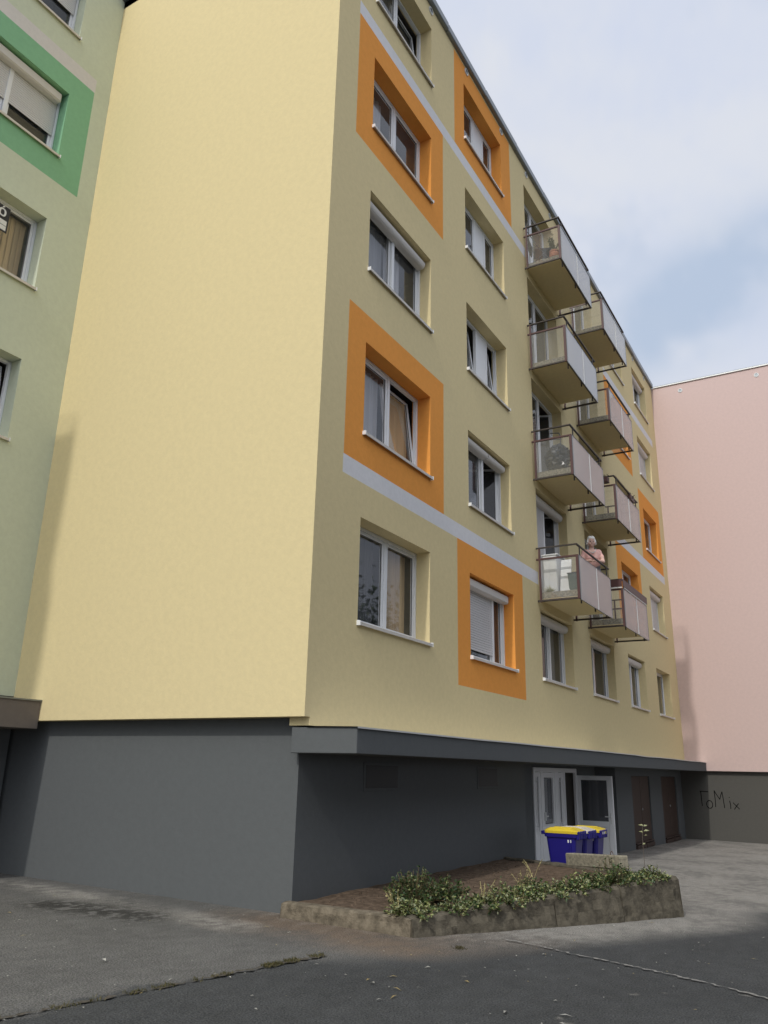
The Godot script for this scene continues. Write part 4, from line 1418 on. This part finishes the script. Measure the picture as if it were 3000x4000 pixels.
# distance field of tapered bones, meshed as surface nets. bones: [a, b, ra, rb, colour]
func net(st: SurfaceTool, bones: Array, cell: float, k: float) -> void:
	var lo := Vector3(1e9, 1e9, 1e9)
	var hi := -lo
	for b in bones:
		for e in [[b[0], b[2]], [b[1], b[3]]]:
			var m: float = e[1] + cell * 2
			lo = lo.min(e[0] - Vector3(m, m, m))
			hi = hi.max(e[0] + Vector3(m, m, m))
	var n := Vector3i(((hi - lo) / cell).ceil()) + Vector3i.ONE
	var f := PackedFloat32Array()
	f.resize(n.x * n.y * n.z)
	f.fill(1.0)
	var who := PackedInt32Array()
	who.resize(f.size())
	var best := f.duplicate()
	for bi in bones.size():
		var b: Array = bones[bi]
		var a: Vector3 = b[0]
		var ab: Vector3 = b[1] - b[0]
		var L := maxf(ab.length_squared(), 1e-9)
		var m: float = maxf(b[2], b[3]) + maxf(k, cell * 2) + cell
		var i0 := Vector3i(((a.min(b[1]) - Vector3(m, m, m) - lo) / cell).floor()).clamp(Vector3i.ZERO, n - Vector3i.ONE)
		var i1 := Vector3i(((a.max(b[1]) + Vector3(m, m, m) - lo) / cell).ceil()).clamp(Vector3i.ZERO, n - Vector3i.ONE)
		for z in range(i0.z, i1.z + 1):
			for y in range(i0.y, i1.y + 1):
				for x in range(i0.x, i1.x + 1):
					var p := lo + Vector3(x, y, z) * cell
					var t := clampf((p - a).dot(ab) / L, 0, 1)
					var d := p.distance_to(a + ab * t) - lerpf(b[2], b[3], t)
					var i := x + n.x * (y + n.y * z)
					var h := clampf(0.5 + 0.5 * (f[i] - d) / k, 0, 1)
					f[i] = lerpf(f[i], d, h) - k * h * (1 - h)
					if d < best[i]:
						best[i] = d
						who[i] = bi
	var grad := func(p: Vector3) -> Vector3:
		var q := ((p - lo) / cell)
		var c := Vector3i(q.round()).clamp(Vector3i.ONE, n - Vector3i(2, 2, 2))
		var i := c.x + n.x * (c.y + n.y * c.z)
		return Vector3(f[i + 1] - f[i - 1], f[i + n.x] - f[i - n.x], f[i + n.x * n.y] - f[i - n.x * n.y]).normalized()
	var vert := {}
	var step := [1, n.x, n.x * n.y]
	var corners := []
	for c in 8:
		corners.append((1 if c & 1 else 0) + (n.x if c & 2 else 0) + (n.x * n.y if c & 4 else 0))
	for z in n.z - 1:
		for y in n.y - 1:
			for x in n.x - 1:
				var i := x + n.x * (y + n.y * z)
				var inside := 0
				for c in 8:
					if f[i + corners[c]] < 0: inside += 1
				if inside == 0 or inside == 8: continue
				var s := Vector3.ZERO
				var cnt := 0
				for c in 8:
					for ax in 3:
						if c & (1 << ax): continue
						var d := c | (1 << ax)
						var fa := f[i + corners[c]]
						var fb := f[i + corners[d]]
						if (fa < 0) != (fb < 0):
							var pa := Vector3(c & 1, (c >> 1) & 1, (c >> 2) & 1)
							pa[ax] += fa / (fa - fb)
							s += pa
							cnt += 1
				vert[i] = lo + (Vector3(x, y, z) + s / cnt) * cell
	for z in range(1, n.z - 1):
		for y in range(1, n.y - 1):
			for x in range(1, n.x - 1):
				var i := x + n.x * (y + n.y * z)
				for ax in 3:
					var j: int = i + step[ax]
					if (f[i] < 0) == (f[j] < 0): continue
					var u: int = step[(ax + 1) % 3]
					var v: int = step[(ax + 2) % 3]
					var q := [i, i - u, i - u - v, i - v]
					if not (vert.has(q[0]) and vert.has(q[1]) and vert.has(q[2]) and vert.has(q[3])): continue
					if f[i] < 0: q.reverse()
					# clockwise outside for Godot
					for kk in [0, 1, 2, 0, 2, 3]:
						var vi: int = q[kk]
						var p: Vector3 = vert[vi]
						st.set_color(bones[who[vi]][4])
						st.set_normal(grad.call(p))
						st.add_vertex(p)

func hand(bones: Array, wrist: Vector3, dir: Vector3, palm: Vector3, side: Vector3, skin: Color) -> void:
	var c := wrist + dir * 0.045
	for i in 3:
		bones.append([wrist + side * (0.018 * (i - 1)), wrist + dir * 0.085 + side * (0.024 * (i - 1)), 0.017, 0.014, skin])
	for i in 4:
		var b := wrist + dir * 0.085 + side * (-0.033 + 0.022 * i)
		var l: float = [0.062, 0.075, 0.07, 0.055][i]
		var d1 := (dir + palm * 0.35).normalized()
		var d2 := (dir * 0.5 + palm).normalized()
		bones.append([b, b + d1 * l * 0.5, 0.0095, 0.009, skin])
		bones.append([b + d1 * l * 0.5, b + d1 * l * 0.5 + d2 * l * 0.55, 0.009, 0.0075, skin])
	var tb := wrist + dir * 0.03 - side * 0.034
	bones.append([tb, tb + (dir * 0.6 - side * 0.8 + palm * 0.3).normalized() * 0.035, 0.012, 0.0105, skin])
	bones.append([tb + (dir * 0.6 - side * 0.8 + palm * 0.3).normalized() * 0.035, tb + (dir * 1.1 - side * 0.7 + palm * 0.6).normalized() * 0.065, 0.0105, 0.0085, skin])

func person(at: Vector3, turn: float) -> void:
	# local frame: +z forward, +x to her left
	var t := thing("person", "white haired person in a pale pink top leaning on the balcony rail", "person", at, turn)
	var skin := Color(0.66, 0.43, 0.35)
	var pink := Color(0.8, 0.47, 0.41)
	var grey := Color(0.26, 0.26, 0.29)
	var dark := Color(0.05, 0.045, 0.045)
	var V := func(x: float, y: float, z: float) -> Vector3: return Vector3(x, y, z)
	var B := []
	for s in [-1.0, 1.0]:
		B.append([V.call(s * 0.1, 0.8, -0.02), V.call(s * 0.1, 0.45, 0.0), 0.095, 0.065, grey])
		B.append([V.call(s * 0.1, 0.45, 0.0), V.call(s * 0.1, 0.09, -0.02), 0.06, 0.04, skin])
		B.append([V.call(s * 0.1, 0.045, -0.05), V.call(s * 0.115, 0.035, 0.12), 0.045, 0.035, dark])
		B.append([V.call(s * 0.07, 1.02, 0.02), V.call(s * 0.09, 0.8, 0.0), 0.12, 0.12, grey])
		B.append([V.call(s * 0.06, 1.0, 0.04), V.call(s * 0.085, 1.24, 0.1), 0.125, 0.11, pink])
		B.append([V.call(s * 0.04, 1.3, 0.09), V.call(s * 0.165, 1.31, 0.08), 0.06, 0.06, pink])
		B.append([V.call(s * 0.17, 1.3, 0.085), V.call(s * 0.225, 1.16, 0.13), 0.062, 0.054, pink])
		B.append([V.call(s * 0.222, 1.17, 0.13), V.call(s * 0.235, 1.04, 0.2), 0.047, 0.043, skin])
		B.append([V.call(s * 0.235, 1.04, 0.2), V.call(s * 0.07, 1.025, 0.36), 0.042, 0.03, skin])
		B.append([V.call(s * 0.075, 1.17, 0.16), V.call(s * 0.07, 1.14, 0.17), 0.07, 0.07, pink])
	B.append([V.call(0, 1.3, 0.09), V.call(0, 1.42, 0.12), 0.062, 0.05, skin])
	B.append([V.call(0, 1.27, 0.14), V.call(0, 1.31, 0.13), 0.06, 0.05, skin])
	var st := new_st()
	net(st, B, 0.017, 0.035)
	# hands, one laid over the other on the rail
	var Hd := []
	hand(Hd, V.call(0.07, 1.03, 0.36), Vector3(-0.9, -0.1, 0.42).normalized(), Vector3(0, -1, 0.1), Vector3(0.42, 0, 0.9).normalized(), skin)
	net(st, Hd, 0.006, 0.006)
	Hd = []
	hand(Hd, V.call(-0.07, 1.02, 0.345), Vector3(0.92, -0.05, 0.38).normalized(), Vector3(0, -1, 0.1), Vector3(0.38, 0, -0.92).normalized(), skin)
	net(st, Hd, 0.006, 0.006)
	# head
	var lip := Color(0.32, 0.12, 0.1)
	var H := [
		[V.call(0, 1.555, 0.13), V.call(0, 1.57, 0.14), 0.088, 0.088, skin], [V.call(0, 1.48, 0.17), V.call(0, 1.45, 0.185), 0.06, 0.042, skin],
		[V.call(0, 1.53, 0.218), V.call(0, 1.5, 0.238), 0.011, 0.015, skin],
		[V.call(-0.085, 1.53, 0.13), V.call(-0.085, 1.5, 0.13), 0.016, 0.012, skin], [V.call(0.085, 1.53, 0.13), V.call(0.085, 1.5, 0.13), 0.016, 0.012, skin],
		[V.call(-0.05, 1.5, 0.18), V.call(-0.045, 1.49, 0.185), 0.034, 0.03, skin], [V.call(0.05, 1.5, 0.18), V.call(0.045, 1.49, 0.185), 0.034, 0.03, skin],
		[V.call(-0.022, 1.465, 0.222), V.call(0.022, 1.465, 0.222), 0.007, 0.007, lip],
		[V.call(-0.034, 1.535, 0.212), V.call(-0.03, 1.535, 0.213), 0.011, 0.011, dark], [V.call(0.034, 1.535, 0.212), V.call(0.03, 1.535, 0.213), 0.011, 0.011, dark],
		[V.call(0, 1.42, 0.12), V.call(0, 1.47, 0.13), 0.052, 0.05, skin],
	]
	net(st, H, 0.008, 0.014)
	obj("body", st, M.person_mesh, t)
	st = new_st()
	var hair := []
	for i in 14:
		var a := TAU * i / 14.0
		if sin(a) > 0.75: continue
		var top := V.call(cos(a) * 0.035, 1.645, 0.13 + sin(a) * 0.03) as Vector3
		var low := V.call(cos(a) * 0.098, 1.5 + 0.075 * maxf(sin(a), 0.0), 0.125 + sin(a) * 0.09) as Vector3
		hair.append([top, low, 0.044, 0.028, Color.WHITE])
	hair.append([V.call(-0.05, 1.635, 0.185), V.call(0.05, 1.605, 0.205), 0.03, 0.02, Color.WHITE])
	net(st, hair, 0.011, 0.02)
	obj("hair", st, M.hair_white, t)
	st = new_st()
	path_tube(st, [V.call(-0.1, 1.365, 0.12), V.call(-0.065, 1.29, 0.205), V.call(0.0, 1.245, 0.232), V.call(0.065, 1.29, 0.205), V.call(0.1, 1.365, 0.12)], 0.009, 6)
	obj("neck_trim", st, M.label_white, t)

func balcony_things() -> void:
	var fl := 5.456
	# top floor: folding chair and a terracotta pot
	var y5 := fl + FLOOR * 3 + 0.015
	var c := thing("folding_chair", "dark folding chair on the top floor balcony", "chair", Vector3(8.86, y5, 0.3), 0.4)
	var st := new_st()
	cbx(st, Vector3(-0.2, 0.42, -0.2), Vector3(0.22, 0.46, 0.22), 0.012)
	obj("seat", st, M.chair_fabric, c)
	st = new_st()
	cbx(st, Vector3(-0.2, 0.5, 0), Vector3(0.2, 0.95, 0.03), 0.012, Transform3D(Basis(Vector3.RIGHT, -0.3), Vector3(0, -0.02, -0.12)))
	obj("backrest", st, M.chair_fabric, c)
	for s in [-0.21, 0.21]:
		st = new_st()
		path_tube(st, [Vector3(s, 0.0, 0.24), Vector3(s, 0.45, -0.1), Vector3(s, 0.95, -0.36)], 0.011)
		obj("leg", st, M.chair_fabric, c)
		st = new_st()
		path_tube(st, [Vector3(s, 0.0, -0.26), Vector3(s, 0.45, 0.18)], 0.011)
		obj("leg", st, M.chair_fabric, c)
	var p := thing("potted_plant", "leafy plant in a round terracotta pot behind balcony glass", "potted plant", Vector3(8.66, y5, 0.68))
	st = new_st()
	lathe(st, [[0.08, 0.0], [0.12, 0.05], [0.13, 0.12], [0.11, 0.17], [0.125, 0.19], [0.125, 0.22], [0.1, 0.22]], Vector3.ZERO)
	obj("pot", st, M.terracotta, p)
	var rng := RandomNumberGenerator.new()
	rng.seed = 3
	st = new_st()
	for i in 9:
		var a := rng.randf() * TAU
		var top := Vector3(cos(a) * 0.13, rng.randf_range(0.45, 0.72), sin(a) * 0.13)
		for k in 34:
			var q := Vector3(0, 0.22, 0).lerp(top, rng.randf())
			leaf(st, q, Vector3(rng.randfn(), 0.8, rng.randfn()).normalized(), Vector3.UP + Vector3(0.1, 0, 0), 0.06, 0.014, Color(0.1, 0.14, 0.04), Color(0.2, 0.24, 0.1))
	obj("foliage", st, M.leaf, p)
	# third floor: a hand trolley with a black bag
	var y3 := fl + FLOOR + 0.005
	var tr := thing("hand_trolley", "black tube hand trolley on the balcony above the person's floor", "trolley", Vector3(8.78, y3, 0.42), -1.2)
	st = new_st()
	path_tube(st, [Vector3(-0.13, 0.05, 0), Vector3(-0.13, 0.95, -0.04), Vector3(-0.1, 1.03, -0.05), Vector3(0.1, 1.03, -0.05), Vector3(0.13, 0.95, -0.04), Vector3(0.13, 0.05, 0)], 0.012)
	path_tube(st, [Vector3(-0.13, 0.86, -0.03), Vector3(0.13, 0.86, -0.03)], 0.01)
	cbx(st, Vector3(-0.15, 0.04, 0.0), Vector3(0.15, 0.055, 0.24), 0.004)
	obj("frame", st, M.bag_film, tr)
	for s in [-0.18, 0.18]:
		st = new_st()
		cyl(st, Vector3(s - 0.02, 0.07, -0.05), Vector3(s + 0.02, 0.07, -0.05), 0.07, 0.07, 14)
		obj("wheel", st, M.rubber, tr)
	var bg := thing("plastic_bag", "crumpled black plastic bag behind the glass of a balcony", "bag", Vector3(8.66, y3, 0.5))
	st = new_st()
	var f := FastNoiseLite.new()
	f.seed = 2
	f.frequency = 3.4
	f.fractal_octaves = 3
	var rings := []
	for k in 15:
		var v := k / 14.0
		var ring := []
		for i in 22:
			var a := TAU * i / 22.0
			var e := f.get_noise_3d(cos(a), v * 4.0, sin(a))
			var r := 0.26 * pow(maxf(sin(PI * clampf(v * 0.86 + 0.1, 0, 1)), 0.02), 0.5) * (1.0 + 0.38 * e)
			ring.append(Vector3(cos(a) * r * 0.6, 0.02 + v * 0.62 + e * 0.05, sin(a) * r * 1.15))
		rings.append(ring)
	loft(st, rings)
	obj("film", st, M.bag_film, bg)
	# second floor, in front of the shuttered window: white cupboard, a leaning board, a green box and a tuft
	var y2 := fl
	var cb := thing("balcony_cupboard", "white cupboard beside the wall behind the person's balcony glass", "cupboard", Vector3(8.62, y2, 0.05))
	st = new_st()
	cbx(st, Vector3(0.0, 0.02, 0.0), Vector3(0.5, 0.84, 0.32), 0.01)
	obj("body", st, M.white_enamel, cb)
	st = new_st()
	cbx(st, Vector3(-0.02, 0.84, -0.02), Vector3(0.52, 0.87, 0.36), 0.006)
	obj("top", st, M.white_enamel, cb)
	st = new_st()
	cbx(st, Vector3(-0.012, 0.05, 0.02), Vector3(-0.001, 0.82, 0.155), 0.004)
	cbx(st, Vector3(-0.012, 0.05, 0.165), Vector3(-0.001, 0.82, 0.3), 0.004)
	obj("door", st, M.white_enamel, cb)
	var bd := thing("leaning_board", "pale board leaning in the balcony beside the white cupboard", "board", Vector3(8.7, y2, 0.5))
	st = new_st()
	cbx(st, Vector3(-0.01, 0.0, -0.1), Vector3(0.01, 0.78, 0.14), 0.003, Transform3D(Basis(Vector3.BACK, -0.2), Vector3.ZERO))
	obj("sheet", st, M.white_enamel, bd)
	var gb := thing("storage_box", "dark green plastic tub on the person's balcony", "tub", Vector3(8.82, y2, 0.7))
	st = new_st()
	loft(st, [round_ring(0, 0.0, 0, 0.12, 0.1, 0.03), round_ring(0, 0.4, 0, 0.14, 0.12, 0.03), round_ring(0, 0.42, 0, 0.155, 0.135, 0.03)])
	obj("tub", st, M.green_plastic, gb)
	var tf := thing("dry_tuft", "straw coloured tuft of leaves at the balcony floor edge", "plant", Vector3(8.6, y2, 0.2))
	st = new_st()
	for k in 70:
		leaf(st, Vector3.ZERO, Vector3(rng.randfn(), rng.randf_range(0.2, 1.2), rng.randfn()).normalized(), Vector3(0.3, 1, 0.1), rng.randf_range(0.1, 0.2), 0.008, Color(0.5, 0.46, 0.25), Color(0.4, 0.4, 0.18))
	obj("leaves", st, M.leaf, tf)
	# flower boxes hung on the far balconies
	var hy := 5.22 + 1.19
	for q in [[Vector3(12.07, hy + FLOOR + 0.005, 0.62), 0.0, 0.3, "rusty flower box with withered plants at a balcony rail corner"], [Vector3(13.9, hy + FLOOR + 0.005, 0.86), PI / 2, 0.42, "short rusty flower box with withered plants hung on the front balcony rail"]]:
		var fb := thing("flower_box", q[3], "flower box", q[0], q[1], "withered flower boxes on a far balcony")
		st = new_st()
		cbx(st, Vector3(-0.09, -0.16, -q[2] / 2), Vector3(0.09, -0.01, q[2] / 2), 0.01)
		obj("box", st, M.maroon_steel, fb)
		st = new_st()
		for k in 90:
			leaf(st, Vector3(rng.randf_range(-0.1, 0.05), rng.randf_range(-0.12, 0.06), rng.randf_range(-0.55, 0.55) * q[2]), Vector3(rng.randfn(), rng.randfn() - 0.3, rng.randfn()).normalized(), Vector3.UP, 0.06, 0.014, Color(0.09, 0.06, 0.04), Color(0.14, 0.1, 0.06))
		obj("withered_leaves", st, M.leaf, fb)
	for q in [[Vector3(12.03, hy - 0.19, -0.0), Vector3(0.05, 0.19, 0.93), "dark brown board closing the side rail of the lowest far balcony"], [Vector3(12.03, hy - 0.19, 0.945), Vector3(2.56, 0.19, 0.02), "dark brown board closing the front rail of the lowest far balcony"]]:
		var rb := thing("rail_board", q[2], "board", q[0], 0.0, "brown boards on the lowest far balcony")
		st = new_st()
		var sz: Vector3 = q[1]
		if sz.x < 0.5:
			cbx(st, Vector3(-0.012, 0, 0.02), Vector3(0.012, sz.y, sz.z), 0.004)
		else:
			cbx(st, Vector3(0, 0, 0), Vector3(sz.x, sz.y, sz.z), 0.004)
		obj("board", st, M.maroon_steel, rb)
		st = new_st()
		if sz.x < 0.5: cbx(st, Vector3(-0.013, -0.035, 0.02), Vector3(0.013, -0.005, sz.z), 0.003)
		else: cbx(st, Vector3(0.1, -0.035, 0.0), Vector3(sz.x - 0.1, -0.005, 0.018), 0.003)
		obj("strip", st, M.joint_strip, rb)

func sale_sign() -> void:
	# hung behind the mint house window; only its right end is in the picture
	var s := thing("window_sign", "black board with a white letter hung in the mint house window", "sign", Vector3(-1.47, 10.2, -STEP - 0.1))
	var st := new_st()
	bx(st, Vector3(-0.75, 0, -0.006), Vector3(0, 0.485, 0.0))
	obj("board", st, M.sign_black, s)
	for q in [[-0.72, 0.03, -0.03, 0.115], [-0.72, 0.125, -0.03, 0.215]]:
		st = new_st()
		bx(st, Vector3(q[0], q[1], 0.001), Vector3(q[2], q[3], 0.003))
		obj("label_strip", st, M.label_white, s)
	var tm := TextMesh.new()
	tm.text = "Ó"
	var f := SystemFont.new()
	f.font_names = PackedStringArray(["Droid Sans"])
	f.font_weight = 700
	tm.font = f
	tm.font_size = 32
	tm.pixel_size = 0.0068
	tm.depth = 0.004
	var o := MeshInstance3D.new()
	o.name = "letter"
	o.mesh = tm
	o.material_override = M.label_white
	s.add_child(o)
	o.position = Vector3(-0.135, 0.345, 0.004)

# ------------------------------------------------------------------ sky
func sky_image() -> Image:
	var W := 768
	var H := 384
	var im := Image.create(W, H, false, Image.FORMAT_RGBF)
	var n := FastNoiseLite.new()
	n.seed = 44
	n.frequency = 1.25
	n.fractal_octaves = 5
	n.domain_warp_enabled = true
	n.domain_warp_amplitude = 0.5
	n.domain_warp_frequency = 1.1
	var cloud := Vector3(0.645, 0.70, 0.835)
	var bright := Vector3(0.725, 0.755, 0.825)
	var blue := Vector3(0.43, 0.535, 0.70)
	# one longer rift in the cloud, to the right of the roofs
	var rift := Vector3(0.8495, 0.5211, -0.0827).normalized()
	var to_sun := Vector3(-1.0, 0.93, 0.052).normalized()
	var along := Vector3(-0.019, 0.062, 0.16).normalized()
	for j in H:
		var v := PI * (j + 0.5) / H
		for i in W:
			var u := TAU * (i + 0.5) / W
			# Godot's panorama: the first column looks along -z, a quarter on along +x
			var d := Vector3(sin(u) * sin(v), cos(v), -cos(u) * sin(v))
			var a := n.get_noise_3d(d.x * 1.1, d.y * 2.2, d.z * 1.1)
			var b := n.get_noise_3d(d.x * 1.7 + 9, d.y * 3.0, d.z * 1.7)
			var c := cloud.lerp(bright, clampf(0.45 + a * 1.3, 0, 1))
			var t := (d - rift).dot(along)
			var w := ((d - rift) - along * t).length()
			var gap := exp(-pow(t / 0.17, 2) - pow(w / 0.055, 2)) * (0.75 + 1.1 * b)
			c = c.lerp(blue, clampf(maxf(b * 1.1 - 0.3, gap), 0, 0.8))
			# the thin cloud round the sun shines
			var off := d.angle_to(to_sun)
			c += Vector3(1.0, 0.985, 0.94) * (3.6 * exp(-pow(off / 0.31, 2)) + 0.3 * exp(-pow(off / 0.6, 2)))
			if d.y < 0.0: c = Vector3(0.16, 0.155, 0.15)
			im.set_pixel(i, j, Color(c.x, c.y, c.z))
	return im

func _ready() -> void:
	# camera
	var cam := Camera3D.new()
	cam.name = "camera"
	add_child(cam)
	cam.position = Vector3(-7.96487, 1.70622, 5.77948)
	cam.rotation = Vector3(deg_to_rad(17.90679), deg_to_rad(-59.26562), deg_to_rad(1.23966))
	cam.fov = 65.50355
	cam.near = 0.05
	cam.far = 400.0
	cam.current = true
	# sky and exposure
	var env := Environment.new()
	env.background_mode = Environment.BG_SKY
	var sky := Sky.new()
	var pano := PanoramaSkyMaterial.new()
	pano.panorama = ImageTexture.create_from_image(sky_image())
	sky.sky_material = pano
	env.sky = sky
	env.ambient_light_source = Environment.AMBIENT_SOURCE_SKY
	env.tonemap_mode = Environment.TONE_MAPPER_LINEAR
	env.tonemap_exposure = 1.0
	env.sdfgi_enabled = true
	env.ssao_enabled = true
	env.ssil_enabled = true
	var we := WorldEnvironment.new()
	we.name = "world_environment"
	we.environment = env
	add_child(we)
	# sun, low over the left and almost in line with the facades
	var sun := DirectionalLight3D.new()
	sun.name = "sun"
	add_child(sun)
	sun.look_at_from_position(Vector3.ZERO, Vector3(1.0, -0.93, -0.052), Vector3.UP)
	sun.light_energy = 0.48
	sun.light_color = Color(1.0, 0.985, 0.955)
	sun.light_angular_distance = 1.2
	sun.shadow_enabled = true

	make_materials()
	make_slat()
	ground()
	yellow_house()
	green_house()
	pink_house()
	planter()
	plants()
	waste_bin(Vector3(6.55, ground_y(6.55, 0.96), 0.96), "bin_yellow", "blue wheeled bin with a bright yellow lid, closest to the planter", false)
	waste_bin(Vector3(7.1, ground_y(7.1, 0.98), 0.98), "bin_sky_sheen", "blue wheeled bin with a yellow lid painted pale as sky sheen between its two neighbours", false)
	waste_bin(Vector3(7.66, ground_y(7.66, 1.02), 1.02), "bin_yellow", "blue wheeled bin with square stickers on its lifting comb", true)
	person(Vector3(10.5, 5.456, 0.62), atan2(-0.9, 0.43))
	balcony_things()
	sale_sign()
	for q in [[18.6, 13.0, 0.0, "leafy tree across the yard, mirrored in the lowest corner window"], [11.0, 13.0, 1.1, "added unseen tree facing the balconies, cutting sky light"], [4.5, 13.0, 2.3, "added unseen tree facing the entrance, cutting sky light"], [-2.0, 13.5, 3.4, "added unseen tree facing the lit corner, cutting sky light"], [-9.0, 14.0, 4.4, "added unseen tree behind the viewer, cutting sky light"], [26.0, 13.0, 5.2, "added unseen tree in front of the pink house, cutting sky light"]]:  # all but the mirrored tree are added to shade the lower walls
		tree(Vector3(q[0], ground_y(q[0], q[1]), q[1]), q[2], q[3])
